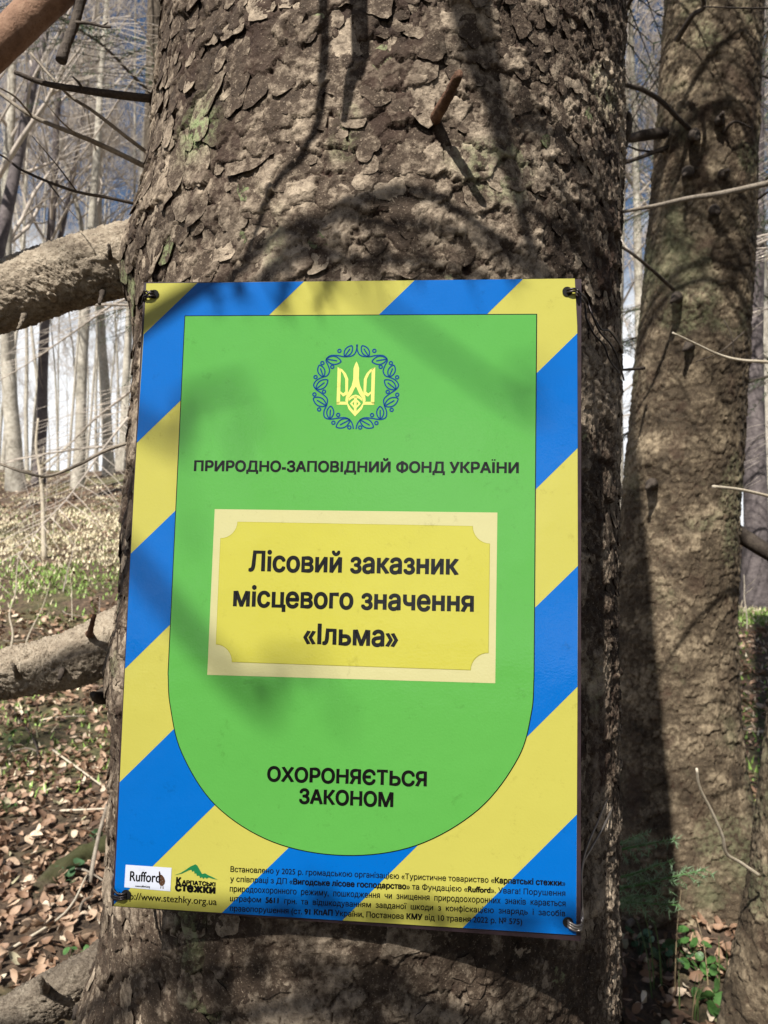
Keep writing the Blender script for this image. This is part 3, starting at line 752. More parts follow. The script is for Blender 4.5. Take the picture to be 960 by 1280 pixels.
# dark discs painted for the shade in the punched holes, and their wires
holes = {'tl': (9.0, 11.5), 'tr': (410.5, 11.7), 'br': (413.0, 583.2), 'bl': (11.5, 582.4)}
M['hole'] = simple_mat('hole_shade', (.004, .004, .004), .9)
for k, (u, v) in holes.items():
    flat('hole_shade_disc', [circle(u, v, 4.6, 20)], 1.15, M['hole'])
def wire(label, runs, rad, mat):
    allp = np.vstack([np.array(r) for r in runs]); c = runs[0][0]
    mb = MB()
    for r in runs:
        P = catmull(r, 8); V, F = tubet(P, rad, 8); mb.add(V, F)
    o = mb.build('binding_wire', mat, None, origin=tuple(c)); tag(o, label, 'wire', 'wires that tie the sign to the trunk'); return o
def SH(u, v, h): return S(np.array(float(u)), np.array(float(v)), np.array(float(h)))
u, v = holes['tl']
wire('short dark twisted wire through the top left hole of the sign, by the thick limb',
     [[SH(u, v, -2), SH(u-1, v, 3.5), SH(u-5, v-1.0, 4), SH(u-10, v-2, 1), SH(u-18, v+6, -30), SH(u-40, v+12, -150)],
      [SH(u, v-1.5, -2), SH(u-2, v-2.5, 3), SH(u-6, v+2, 4.5), SH(u-11, v+4, 1), SH(u-17, v+8, -22), SH(u-40, v+14, -150)],
      [SH(u+1, v+2, -2), SH(u, v+2.4, 3), SH(u-7, v+4, 3), SH(u-14, v+7, -8), SH(u-20, v+9, -14), SH(u-16, v+4, -16)]], .0011, M['wire'])
u, v = holes['tr']
def onbark(px, py, d=.004):
    # a point on the trunk seen at that pixel
    z = CAMZ; Y = .8
    for _ in range(12):
        zz = CAMZ-(py-640)/FP*Y
        ax, ay, r = axis(zz); r = r+.0065+d
        tx = (px-480)/FP
        A = tx*tx+1; Bq = -2*(tx*ax+ay); C = ax*ax+ay*ay-r*r; disc = max(Bq*Bq-4*A*C, 0)
        Y = (-Bq-math.sqrt(disc))/(2*A)
    return P3(px, py, Y)
wire('black doubled wire through the top right hole with loose ends trailing over the bark',
     [[SH(u, v-1.5, -2), SH(u+1, v-1, 3.2), SH(u+7, v-1.2, 4), SH(u+13, v-.5, -4), onbark(733, 374), onbark(741, 395, .006), onbark(750, 415), onbark(763, 430), onbark(773, 450), onbark(780, 475, .0)],
      [SH(u, v+1.2, -2), SH(u+1, v+1.4, 3.2), SH(u+7, v+1.2, 4), SH(u+12, v+2.2, -4), onbark(731, 380), onbark(733, 398, .005), onbark(742, 417), onbark(755, 432), onbark(762, 450), onbark(774, 466)],
      [onbark(744, 400, .006), onbark(752, 412, .004), onbark(762, 414, .005), onbark(774, 430, .003), onbark(779, 441, .0)]], .0011, M['wire'])
u, v = holes['br']
wire('steel wire through the bottom right hole running up along the edge of the sign',
     [[SH(u, v-2, -2), SH(u+1, v-1, 3), SH(u+7, v+1, 4.5), SH(u+12, v, 2), SH(u+13.2, v-6, -2), P3(727, 1120, .72), P3(727, 1085, .74), P3(735, 1055, .78), P3(748, 1025, .82), P3(762, 990, .90), P3(771, 960, .98), P3(772, 925, 1.02)],
      [SH(u, v, -2), SH(u+1, v+1, 3.2), SH(u+7, v+3.2, 4.5), SH(u+12, v+2, 1), SH(u+13, v-6, -5), P3(728, 1085, .76), P3(738, 1062, .80), P3(756, 1030, .84), P3(766, 1005, .9), P3(768, 975, .97), P3(767, 900, 1.0)],
      [SH(u, v+2, -2), SH(u+1, v+3.4, 3), SH(u+7, v+5.4, 3.5), SH(u+12, v+4, -2), SH(u+16, v, -50), SH(u+40, v-6, -250)]], .00115, M['wire_steel'])
u, v = holes['bl']
wire('dark doubled wire through the bottom left hole bent round the edge of the sign',
     [[SH(u, v-2, -2), SH(u-1, v-1.5, 3), SH(u-7, v-1.5, 3.5), SH(u-13, v-5, 0), SH(u-17, v-15, -10), SH(u-15, v-60, -40), SH(u-12, v-110, -80)],
      [SH(u, v+.2, -2), SH(u-1, v+1, 3), SH(u-7, v+1.5, 3.5), SH(u-15, v+0, -2), SH(u-20, v-4, -30), SH(u-30, v-8, -140)],
      [SH(u, v+2, -2), SH(u-1, v+3, 3), SH(u-7, v+3.4, 3.5), SH(u-15, v+2.6, -2), SH(u-20, v, -30), SH(u-30, v-4, -140)]], .0011, M['wire'])

# ------------------------------------------------------------------ the two stems on the right
def stem_tree(name, label, keys, zk, seed, dense, mat, size, base, fz=2.0, flare=.0, nscale=80, parts=None):
    """keys: rows of (z, x, y, r)"""
    K = np.array(keys); r0 = K[len(K)//2, 3]
    t = empty(name, base, label, 'tree')
    ph = np.linspace(-180, 180, dense[0], endpoint=False)*math.pi/180
    zz = np.r_[np.linspace(K[0, 0], zk[0], 20, endpoint=False), np.arange(zk[0], zk[1], dense[1]), np.linspace(zk[1]+.02, K[-1, 0], 80)]
    PH, Z = np.meshgrid(ph, zz, indexing='xy')
    ax = np.interp(Z, K[:, 0], K[:, 1]); ay = np.interp(Z, K[:, 0], K[:, 2]); r = np.interp(Z, K[:, 0], K[:, 3])
    s = PH*r0+seed*3.7
    h, ti, inn = bark_height(s, Z+seed, size=size, right=np.zeros_like(s))
    if parts:
        for (p, zc, am, sp, sz) in parts: r = r+am*np.exp(-((PH-R_(p))/sp)**2-((Z-zc)/sz)**2)
    r = r+flare*sstep(.6, .0, Z)*(.5+.5*np.cos(PH*4+seed))
    r = r+h*1.25
    V = np.stack([ax+r*np.sin(PH), ay-r*np.cos(PH), Z], -1).reshape(-1, 3); nz, n = PH.shape
    i, j = np.meshgrid(np.arange(nz-1), np.arange(n), indexing='ij'); j2 = (j+1) % n
    F = np.stack([i*n+j, i*n+j2, (i+1)*n+j2, (i+1)*n+j], -1).reshape(-1, 4)
    li = .45*sstep(.64, .74, fbm(s*4+20, Z*4, 3))
    mesh_np('trunk', V, F, mat, t, attrs={'tint': ti.ravel(), 'inner': inn.ravel()*.7, 'lichen': li.ravel()})
    return t
def edge_rows(rows):
    """(py, left px, right px, depth of axis) -> (z, x, y, r)"""
    out = []
    for py, xl, xr, d in rows:
        al = math.atan((xl-480)/FP); arr = math.atan((xr-480)/FP); m = (al+arr)/2; hf = (arr-al)/2
        dist = d/math.cos(m); out.append((CAMZ-(py-640)/FP*d, d*math.tan(m), d, dist*math.sin(hf)-.004))
    return sorted(out)
kr = edge_rows([(-3200, 900, 985, 3.05), (-1400, 880, 990, 3.05), (-400, 843, 967, 3.05), (0, 831, 956, 3.05), (170, 819, 950, 3.05), (330, 806, 945, 3.05), (500, 789, 935, 3.05), (640, 775, 926, 3.04), (760, 768, 922, 3.03), (900, 760, 928, 3.02), (1000, 752, 938, 3.0), (1100, 742, 952, 3.0), (1200, 722, 975, 3.0)])
rt = stem_tree('spruce_tree', 'tall grey spruce behind the sign tree, half in its shadow on the right', kr, (.0, 3.8), 3, (420, .006), M['bark_far'], .027, (1.15, 3.0, 0), flare=.10,
               parts=[(-5, 3.0, .02, .8, .06), (-30, 2.28, .02, .5, .05), (20, 2.1, .015, .5, .06), (-40, 1.7, .02, .6, .07)])
k3 = edge_rows([(-2400, 1090, 1330, 2.1), (0, 1010, 1270, 2.1), (500, 990, 1260, 2.1), (870, 964, 1250, 2.1), (1000, 947, 1245, 2.08), (1280, 922, 1240, 2.05), (1400, 905, 1250, 2.05)])
t3 = stem_tree('spruce_tree', 'scaly spruce stem cut off by the lower right edge of the photo', k3, (.0, 1.8), 7, (360, .0055), M['bark_far'], .030, (1.3, 2.07, 0), flare=.05)
# branches on the right stem
def rb(pts, w0, w1, mat=M['darkwood'], parent=rt, name='branch', label=None, extra=None): return twig(pts, w0, w1, mat, parent, name, label, extra, amp=.0008)
rb([P3(700, 178, 2.95), P3(783, 173, 2.9), P3(805, 169, 2.85), P3(830, 166, 2.95)], 10, 15)
rb([P3(740, 90, 2.5), P3(783, 106, 2.6), P3(805, 113, 2.65), P3(828, 128, 2.72), P3(852, 152, 2.82), P3(866, 165, 2.95)], 5, 7)
rb([P3(740, 215, 2.8), P3(783, 203, 2.8), P3(818, 190, 2.9), P3(840, 182, 3.0)], 4, 6)
rb([P3(760, 190, 2.8), P3(783, 183, 2.8), P3(800, 188, 2.85), P3(830, 190, 3.0)], 1.5, 3)
rb([P3(740, 290, 2.6), P3(781, 311, 2.6), P3(810, 333, 2.65), P3(842, 362, 2.8)], 3, 5)
rb([P3(760, 463, 2.7), P3(783, 462, 2.75), P3(805, 460, 2.85)], 2, 5)
rb([P3(940, 160, 2.85), P3(918, 152, 2.8), P3(905, 165, 2.85)], 2, 5)
rb([P3(850, -60, 2.4), P3(880, 3, 2.6), P3(865, 20, 2.7), P3(846, 50, 2.8)], 4, 8)
rb([P3(1010, 725, 3.1), P3(975, 700, 3.1), P3(950, 684, 3.1), P3(918, 664, 3.1), P3(890, 650, 3.0)], 17, 24)
rb([P3(960, 240, 2.9), P3(945, 250, 2.95), P3(930, 255, 3.0)], 3, 4)
for sx_, sy_, ex_, ey_ in ((868, 168, 874, 174), (900, 150, 904, 140), (860, 215, 854, 220), (904, 218, 911, 212), (893, 262, 900, 266), (846, 372, 838, 378), (862, 432, 854, 438), (815, 605, 808, 610)):
    limb([P3(sx_, sy_, 2.98), P3(sx_, sy_, 2.84), P3((sx_+ex_)/2, (sy_+ey_)/2, 2.81), P3(ex_, ey_, 2.79)], [.030, .018, .010, .005], M['darkwood'], rt, 'branch_stub', 10, 6, .003)
# thin dead twigs reaching in from the near right stem
def r3(pts, w0, w1, mat, extra=None): return twig(pts, w0, w1, mat, t3, 'twig', None, extra)
r3([P3(700, 285, 1.7), P3(778, 265, 1.75), P3(820, 257, 1.8), P3(860, 248, 1.85), P3(900, 242, 1.9), P3(960, 229, 2.0), P3(1030, 214, 2.1)], 3, 9, M['deadwood'])
r3([P3(841, 416, 1.8), P3(870, 430, 1.85), P3(898, 443, 1.9), P3(925, 450, 1.92), P3(962, 453, 1.97), P3(1000, 460, 2.05)], 2, 5, M['palewood'])
r3([P3(891, 608, 1.85), P3(925, 612, 1.9), P3(960, 620, 1.97), P3(990, 628, 2.0)], 3.5, 4.5, M['palewood'])
r3([P3(871, 961, 1.75), P3(875, 985, 1.78), P3(890, 1015, 1.82), P3(903, 1045, 1.86), P3(908, 1067, 1.9), P3(925, 1078, 1.95), P3(950, 1095, 2.0)], 3, 5, M['palewood'])
r3([P3(880, 8, 1.85), P3(930, 10, 1.9), P3(990, 10, 2.0)], 1.5, 3, M['darkwood'])
r3([P3(905, 400, 1.9), P3(914, 418, 1.9), P3(918, 447, 1.92)], 1.2, 2, M['darkwood'])
r3([P3(870, 452, 1.95), P3(900, 440, 1.9), P3(930, 415, 1.92)], 1.0, 2, M['darkwood'])

# ------------------------------------------------------------------ beeches and poles of the wood behind
def grow_beech(seed, h, r0, fork=False, lean=0., nbr=15, twigs=True, low=.30):
    """two meshes: stem (with its forks) and crown of bare limbs and twigs"""
    g = np.random.default_rng(seed); stem = MB(); crown = MB()
    def wob(p, d, ln, n, amp):
        pts = [p]; d = d/np.linalg.norm(d)
        for i in range(n):
            d = d+g.normal(0, amp, 3); d[2] += .05; d /= np.linalg.norm(d); p = p+d*ln/n; pts.append(p)
        return np.array(pts), d
    def br(p, d, ln, r, lev):
        n = 5 if lev == 1 else (4 if lev == 2 else 3)
        pts, dd = wob(p, d, ln, n, .16)
        rr = np.linspace(r, max(r*.30, .004), n+1)
        V, F = tubet(pts, rr, 5 if lev == 1 else 3, False); crown.add(V, F)
        if lev >= 4: return
        k = {1: 5, 2: 5, 3: 4}[lev]
        for i in range(k):
            t = g.uniform(.2, 1.); q = t*n; a = int(min(q, n-1)); pp = pts[a]+(pts[a+1]-pts[a])*(q-a)
            dr = pts[a+1]-pts[a]; dr /= np.linalg.norm(dr); rv = g.normal(0, 1, 3); rv -= dr*np.dot(rv, dr); rv /= np.linalg.norm(rv)
            ang = g.uniform(.45, .95); nd = dr*math.cos(ang)+rv*math.sin(ang); nd[2] += .25
            br(pp, nd, ln*g.uniform(.38, .62), max(r*(1-.6*t)*.55, .004), lev+1)
    def trunk(p, d, hh, r, first):
        n = 16; pts = [p]; d = d/np.linalg.norm(d)
        for i in range(n):
            d = d+g.normal(0, .022, 3)*[1, 1, .2]; d[:2] *= .96; d /= np.linalg.norm(d); pts.append(pts[-1]+d*hh/n)
        pts = np.array(pts); rr = np.linspace(r, r*.25, n+1); 
        if first: rr[0] *= 1.35
        V, F = tubet(pts, rr, 10, False, knobbly(.3, r*.05)); stem.add(V, F)
        k = nbr if first else nbr//2
        for i in range(k):
            t = g.uniform(low if first else .1, .99); q = t*n; a = int(min(q, n-1)); pp = pts[a]+(pts[a+1]-pts[a])*(q-a)
            az = g.uniform(0, 6.28); up = g.uniform(.5, 1.5); rb_ = max(rr[a]*.38, .012)
            br(pp, np.array([math.cos(az), math.sin(az), up]), hh*(.12+.16*(1-t))*g.uniform(.8, 1.25), rb_, 1 if twigs else 2)
        return pts, rr
    pts, rr = trunk(np.zeros(3), np.array([lean, 0, 1.]), h, r0, True)
    if fork:
        for k in range(g.integers(1, 3)):
            a = int(g.integers(1, 6)); az = g.uniform(0, 6.28)
            trunk(pts[a], np.array([.28*math.cos(az), .28*math.sin(az), 1.]), h*(.85-.05*a), rr[a]*.75, False)
    def md(mb, nm, mat):
        o = mb.build(nm, mat); me = o.data; D.objects.remove(o); return me
    return md(stem, 'trunk', M['beech']), md(crown, 'crown', M['beech_twig'])
VAR = [grow_beech(101, 17, .17, True, .03), grow_beech(102, 19, .22, True, -.04), grow_beech(103, 16, .13, False, .02, 12),
       grow_beech(104, 18, .10, False, -.02, 9, True, .45), grow_beech(105, 15, .075, False, .0, 8, True, .5), grow_beech(106, 14, .05, False, .02, 7, True, .55)]
def place_tree(px, y, var, sc, rz, label, group=None, dark=False):
    x = (px-480)/FP*y; z = float(gh(x, y))-.12
    r = empty('beech_tree', (x, y, z), label, 'tree', group); r.rotation_euler = (R_(2.2*math.sin(px*1.7)), R_(2.6*math.cos(px*2.3)), rz); r.scale = (sc, sc, sc)
    for nm, me in zip(('trunk', 'crown'), VAR[var]):
        c = D.objects.new(nm, me); COL.objects.link(c); c.parent = r
    return r
G1 = 'bare grey beeches of the wood on the left'; G2 = 'thin pale pole trees of the wood'; G3 = 'bare trees seen through the gaps on the right'
NAMED = [
    (20, 17., 1, .8, .4, 'stout bare beech with dark forks at the left edge of the photo', G1),
    (48, 18., 0, .8, 2.2, 'stout forked beech second from the left edge', G1),
    (96, 17., 2, .95, 1.2, 'grey smooth beech rising above the thick sunlit limb', G1),
    (136, 20., 0, .8, 4.0, 'slim forked beech between the thick limb and the sign tree', G1),
    (-40, 13., 1, .9, 3.1, 'big forked beech just outside the left edge', G1),
    (150, 24., 2, 1.1, .2, 'grey beech far behind, next to the left edge of the sign tree', G1),
    (945, 9.5, 2, 1.15, 1.0, 'purplish grey trunk between the two spruces at the right edge', G3),
    (800, 17., 2, 1.0, 2.0, 'pale bare tree in the gap between the sign tree and the grey spruce', G3),
]
M['grey_bark'] = bark_material('purplish_grey_bark', (.05, .042, .042), (.125, .105, .105), (.22, .19, .18), attrs=False, scale=.2)
for a in NAMED:
    r_ = place_tree(*a)
    if a[0] in (945, -40, 48):
        sl_ = [c for c in COL.objects if c.parent == r_ and c.name.startswith('trunk')][0].material_slots[0]; sl_.link = 'OBJECT'; sl_.material = M['grey_bark']
gT = np.random.default_rng(77)
for i in range(30):
    px = -170+i*12.6+gT.uniform(-5, 5); y = gT.uniform(21, 38)
    place_tree(px, y, int(gT.choice([3, 4, 5, 5, 5, 4])), gT.uniform(.75, 1.1), gT.uniform(0, 6.28), 'thin pale pole tree standing in the crowded wood on the left', G2)
for i in range(34):
    px = -190+i*11.5+gT.uniform(-5, 5); y = gT.uniform(34, 52)
    place_tree(px, y, int(gT.choice([3, 4, 5, 3, 2])), gT.uniform(.55, .8), gT.uniform(0, 6.28), 'thin pole tree in the farthest row of the wood on the left', 'farthest pole trees of the wood')
for i in range(22):
    px = 690+i*21+gT.uniform(-8, 8); y = gT.uniform(14, 32)
    place_tree(px, y, int(gT.choice([0, 2, 3, 4, 5])), gT.uniform(.85, 1.2), gT.uniform(0, 6.28), 'thin bare tree standing far behind the grey spruce', G3)
for i in range(8):
    px = 260+i*55+gT.uniform(-15, 15); y = gT.uniform(14, 30)
    place_tree(px, y, int(gT.choice([0, 2, 3, 4])), gT.uniform(.85, 1.2), gT.uniform(0, 6.28), 'bare tree hidden behind the sign tree', 'bare trees behind the sign tree')

# ------------------------------------------------------------------ spruce boughs
def bough(g, wood, needles, p, d, ln, r, nd=1., tw=.42, droop=.25, dens=26, nl=.017, nw=.0016, bare=.0, step=.055):
    n = 8; pts = [np.array(p, float)]; d = np.array(d, float)/np.linalg.norm(d)
    for i in range(n):
        d = d+g.normal(0, .05, 3); d[2] -= droop/n; d /= np.linalg.norm(d); pts.append(pts[-1]+d*ln/n)
    pts = np.array(pts); V, F = tubet(pts, np.linspace(r, r*.2, n+1), 5, False); wood.add(V, F)
    segs = []
    k = int(ln/step)
    for i in range(k):
        t = (i+.6)/k; q = t*n; a = int(min(q, n-1)); pp = pts[a]+(pts[a+1]-pts[a])*(q-a); ax = pts[a+1]-pts[a]; ax /= np.linalg.norm(ax)
        side = np.cross(ax, [0, 0, 1.]); side /= np.linalg.norm(side)+1e-9
        sg = 1 if i % 2 else -1; dd = ax*.75+side*sg*1.+g.normal(0, .12, 3)+np.array([0, 0, -.12]); dd /= np.linalg.norm(dd)
        l2 = ln*tw*(1-t*.75)*g.uniform(.6, 1.15); e = pp+dd*l2+np.array([0, 0, -.1*l2]); m_ = (pp+e)/2+np.array([0, 0, .03*l2])
        V, F = tubet(np.array([pp, m_, e]), [r*.28, r*.18, r*.08], 3, False); wood.add(V, F)
        if g.random() >= bare: segs.append((pp, m_, l2/2)); segs.append((m_, e, l2/2))
    if nd > 0:
        A = []; T = []
        for s0, s1, l_ in segs:
            c = max(3, int(l_*dens*10*nd)); tt = g.random(c)[:, None]; A.append(s0+(s1-s0)*tt); T.append(np.tile((s1-s0)/(np.linalg.norm(s1-s0)+1e-9), (c, 1)))
        if A:
            A = np.vstack(A); T = np.vstack(T); c = len(A); rv = g.normal(0, 1, (c, 3)); rv -= T*np.sum(rv*T, 1)[:, None]; rv /= np.linalg.norm(rv, axis=1)[:, None]
            dr = T*.75+rv; dr /= np.linalg.norm(dr, axis=1)[:, None]; wv = np.cross(dr, g.normal(0, 1, (c, 3))); wv /= np.linalg.norm(wv, axis=1)[:, None]
            l_ = nl*g.uniform(.7, 1.2, (c, 1))
            V = np.stack([A-wv*nw/2, A+wv*nw/2, A+dr*l_], 1).reshape(-1, 3); needles.add(V, np.arange(3*c).reshape(-1, 3))
def spruce(px, y, h, r, label, seed, nb, dead=.4, lowz=1.5, coarse=2.2):
    g = np.random.default_rng(seed); x = (px-480)/FP*y; z = float(gh(x, y))-.05
    t = empty('spruce_tree', (x, y, z), label, 'tree', 'spruces in the wood')
    zs = np.linspace(0, h, 20); st = np.stack([x+.04*np.sin(zs), y+.04*np.cos(zs*1.3), z+zs], -1)
    V, F = tubet(st, np.linspace(r, .02, 20), 12, False, knobbly(.3, .006)); mb = MB(); mb.add(V, F); mb.build('trunk', M['bark_tree'], t)
    live_w, live_n, dead_w = MB(), MB(), MB()
    for i in range(nb):
        zz = lowz+(h-lowz)*(i+.5)/nb; az = g.uniform(0, 6.28); ln = (1-zz/h)*h*.20+.5
        p = np.array([x, y, z+zz]); d = np.array([math.cos(az), math.sin(az), g.uniform(-.35, .1)])
        if g.random() < dead*(1.4-zz/h): bough(g, dead_w, live_n, p, d, ln*.9, .014, 0., droop=.5)
        else: bough(g, live_w, live_n, p, d, ln, .018, .30, droop=.55, nl=.03*coarse/1.3, nw=.0032*coarse, bare=.15)
    tag(dead_w.build('dead_branches', M['beech_twig'], t), kind='stuff'); tag(live_w.build('branches', M['darkwood'], t), kind='stuff')
    tag(live_n.build('needles', M['needle'], t, smooth=False), kind='stuff')
M['bark_tree'] = bark_material('distant_spruce_bark', (.05, .038, .03), (.12, .095, .07), (.2, .17, .13), attrs=False, scale=.4)
spruce(196, 7.5, 15, .13, 'spruce with drooping dead grey twigs just left of the sign tree', 5, 60, .75)
spruce(845, 11, 15, .13, 'dark green spruce seen in the gap right of the sign tree', 8, 50, .5, 2.5)
spruce(1010, 8, 14, .12, 'dark green spruce behind the right edge of the photo', 9, 50, .5, 2.)
spruce(330, 12, 16, .14, 'green spruce hidden behind the sign tree', 10, 50, .3, 3.)

# ------------------------------------------------------------------ unseen boughs placed to dapple the trunk and the sign
def toward_sun(px, py, t):
    """a point t metres up the sun ray from the trunk surface seen at that photo pixel"""
    z = .73+.0*px; return P3(px, py, z)-np.array(sdir)*t
gO = np.random.default_rng(50)
def own_bough(p_end, ln_over=.3, thick=.012, nd=.8, label=None, dens=26):
    """a drooping bough from the trunk that ends at p_end"""
    w_, n_ = MB(), MB(); p_end = np.array(p_end, float)
    zz = p_end[2]+.25; ax, ay, r = axis(np.array(zz)); base = np.array([float(ax), float(ay), zz])
    d = p_end-base; hd = d.copy(); hd[2] = 0; u = hd/np.linalg.norm(hd); st = base+u*float(r)*.8
    mid = (st+p_end)/2+np.array([0, 0, .10])+gO.normal(0, .04, 3)
    P = catmull([st, mid, p_end], 6); V, F = tubet(P, np.linspace(thick*1.2, thick*.45, len(P)), 7, False, knobbly(.5, thick*.08)); w_.add(V, F)
    tot = np.linalg.norm(p_end-st)
    if nd > 0:
        k = int(tot*6)
        for i in range(k):
            t = .35+.65*(i+1)/k; q = t*(len(P)-1); a = int(min(q, len(P)-2)); pp = P[a]+(P[a+1]-P[a])*(q-a); ax_ = P[a+1]-P[a]; ax_ /= np.linalg.norm(ax_)
            side = np.cross(ax_, [0, 0, 1.]); side /= np.linalg.norm(side); sg = 1 if i % 2 else -1
            bough(gO, w_, n_, pp, ax_*.7+side*sg+np.array([0, 0, -.1]), tot*.40*(1.15-t*.8)*gO.uniform(.7, 1.2), thick*.3, nd, droop=.2, dens=dens)
    o = w_.build('branch', M['deadwood'], tree)
    if label: o['label'] = label
    if n_.n: n = n_.build('needles', M['needle'], o, smooth=False); tag(n, kind='stuff')

NB = (-1.9, -.9)  # added unseen spruce that carries boughs shading the trunk and sign
nbt = empty('spruce_tree', (NB[0], NB[1], float(gh(*NB))), 'spruce standing to the left behind the photographer', 'tree')
def build_nb():
    zs = np.linspace(-.1, 12, 26); st = np.stack([NB[0]+.03*np.sin(zs), NB[1]+0*zs, zs], -1); mb = MB(); V, F = tubet(st, np.linspace(.13, .02, 26), 14, False, knobbly(.3, .006)); mb.add(V, F); mb.build('trunk', M['bark_tree'], nbt)
    for i in range(46):
        zz = 6.4+i*.12; az = gO.uniform(0, 6.28); d = np.array([math.cos(az), math.sin(az), gO.uniform(-.3, .05)])
        w_, n_ = MB(), MB(); bough(gO, w_, n_, np.array([*NB, zz])+d*.08, d, (1.9-zz*.1)*gO.uniform(.6, 1.1), .013, .22, droop=.5, nl=.05, nw=.006)
        o = w_.build('branch', M['darkwood'], nbt); tag(n_.build('needles', M['needle'], o, smooth=False), kind='stuff')
build_nb()
def crossing(a, b, t, tw, nd, thick=.006, dens=30, nl=.022, own=False):
    """a branch passing through the sun rays that end at photo pixels a..b on the trunk"""
    w_, n_ = MB(), MB(); A = toward_sun(a[0], a[1], t); Bp = toward_sun(b[0], b[1], t)
    if own:
        zz = max(A[2], Bp[2])+.2; ax, ay, r = axis(np.array(zz)); c = np.array([float(ax), float(ay), zz]); u = A-c; u[2] = 0; u /= np.linalg.norm(u); st = c+u*float(r)*.85
    else: st = np.array([NB[0], NB[1], A[2]+.25])
    P = catmull([st, (st+A)/2+np.array([0, 0, .10]), A, (A+Bp)/2, Bp], 7)
    V, F = tubet(P, np.linspace(thick*2, thick*.5, len(P)), 8, False, knobbly(.6, thick*.1)); w_.add(V, F)
    d = Bp-A; L_ = np.linalg.norm(d); d /= L_
    if nd > 0:
        k = int(L_/.022)
        for i in range(k):
            tt = (i+.5)/k; pp = A+(Bp-A)*tt; side = np.cross(d, [0, 0, 1.]); side /= np.linalg.norm(side)
            sg = 1 if i % 2 else -1; l2 = tw*gO.uniform(.5, 1.25)
            bough(gO, w_, n_, pp, d*.45+side*sg*.35+np.array([0, 0, -1.]), l2, thick*.25, nd, droop=.3, dens=dens, nl=nl, nw=.0026)
    o = w_.build('branch', M['deadwood'], tree if own else nbt)
    if n_.n: tag(n_.build('needles', M['needle'], o, smooth=False), kind='stuff')
crossing((190, 240), (850, 205), 1.2, .10, 4.)  # unseen boughs hung across the sun to shade trunk and sign
crossing((380, 215), (850, 180), 1.0, .09, 4.)
crossing((260, 285), (640, 268), 1.15, .06, 4.)
crossing((560, -60), (870, -90), 1.2, .22, 2.6, own=True)
crossing((600, 40), (870, 10), 1.3, .22, 3., own=True)
crossing((640, 170), (870, 150), 1.1, .18, 3.5, own=True)
crossing((140, 480), (300, 450), 3.4, .12, .5)
crossing((600, 480), (690, 470), 3.6, .05, .4, .003)
crossing((280, 840), (420, 850), 3.8, .10, .3)
crossing((70, 1150), (760, 1190), 2.1, .20, 3.5)
crossing((70, 1190), (560, 1220), 1.9, .22, 3.5)
crossing((400, 1260), (800, 1275), 1.8, .22, 3.)
# bare twigs of its own close to the bark throw thin sharp shadows
crossing((425, -60), (408, 70), .24, 0, 0, .0075, own=True)
crossing((375, 15), (228, 262), .42, 0, 0, .0038, own=True)
def shade_sapling(x, y, h, label, seed):  # unseen young spruces added to shade the trunk below the sign
    g = np.random.default_rng(seed); z = float(gh(x, y)); t = empty('young_spruce', (x, y, z), label, 'sapling')
    V, F = tubet(np.array([[x, y, z-.05], [x+.01, y, z+h*.5], [x, y, z+h]]), [.03, .018, .004], 8); mb = MB(); mb.add(V, F); mb.build('trunk', M['darkwood'], t)
    w_, n_ = MB(), MB()
    for i in range(64):
        zz = h*(.25+.74*(i+.5)/64); az = i*2.4; bough(g, w_, n_, np.array([x, y, z+zz]), np.array([math.cos(az), math.sin(az), .15]), (h-zz)*.42+.10, .007, 1.0, droop=.3, nl=.025, nw=.0032)
    tag(w_.build('branches', M['darkwood'], t), kind='stuff'); tag(n_.build('needles', M['needle'], t, smooth=False), kind='stuff')
shade_sapling(-.80, -.62, 2.52, 'young spruce standing behind the photographer on the left', 4)
shade_sapling(-.38, -.60, 2.36, 'young spruce standing right behind the photographer', 6)
# the crown above
for i in range(70):
    zz = 4.3+i*.125; az = gO.uniform(0, 6.28); ax, ay, r = axis(np.array(zz)); d = np.array([math.cos(az), math.sin(az), gO.uniform(-.3, .05)])
    if d[0]*-.39+d[1]*-.92 > .45 and zz < 8.5: d[:2] *= -1
    w_, n_ = MB(), MB(); bough(gO, w_, n_, np.array([float(ax), float(ay), zz])+d*float(r)*.8, d, (3.1-zz*.13)*gO.uniform(.7, 1.1), .016, .22, droop=.5, nl=.05, nw=.006)
    o = w_.build('branch', M['darkwood'], tree); tag(n_.build('needles', M['needle'], o, smooth=False), kind='stuff')
for i in range(34):
    zz = 3.7+i*.2; az = gO.uniform(0, 6.28); d = np.array([math.cos(az), math.sin(az), gO.uniform(-.3, .05)])
    w_, n_ = MB(), MB(); bough(gO, w_, n_, np.array([1.18, 3.05, zz])+d*.12, d, 1.9*gO.uniform(.6, 1.1), .013, .22, droop=.5, nl=.05, nw=.006)
    o = w_.build('branch', M['darkwood'], rt); tag(n_.build('needles', M['needle'], o, smooth=False), kind='stuff')
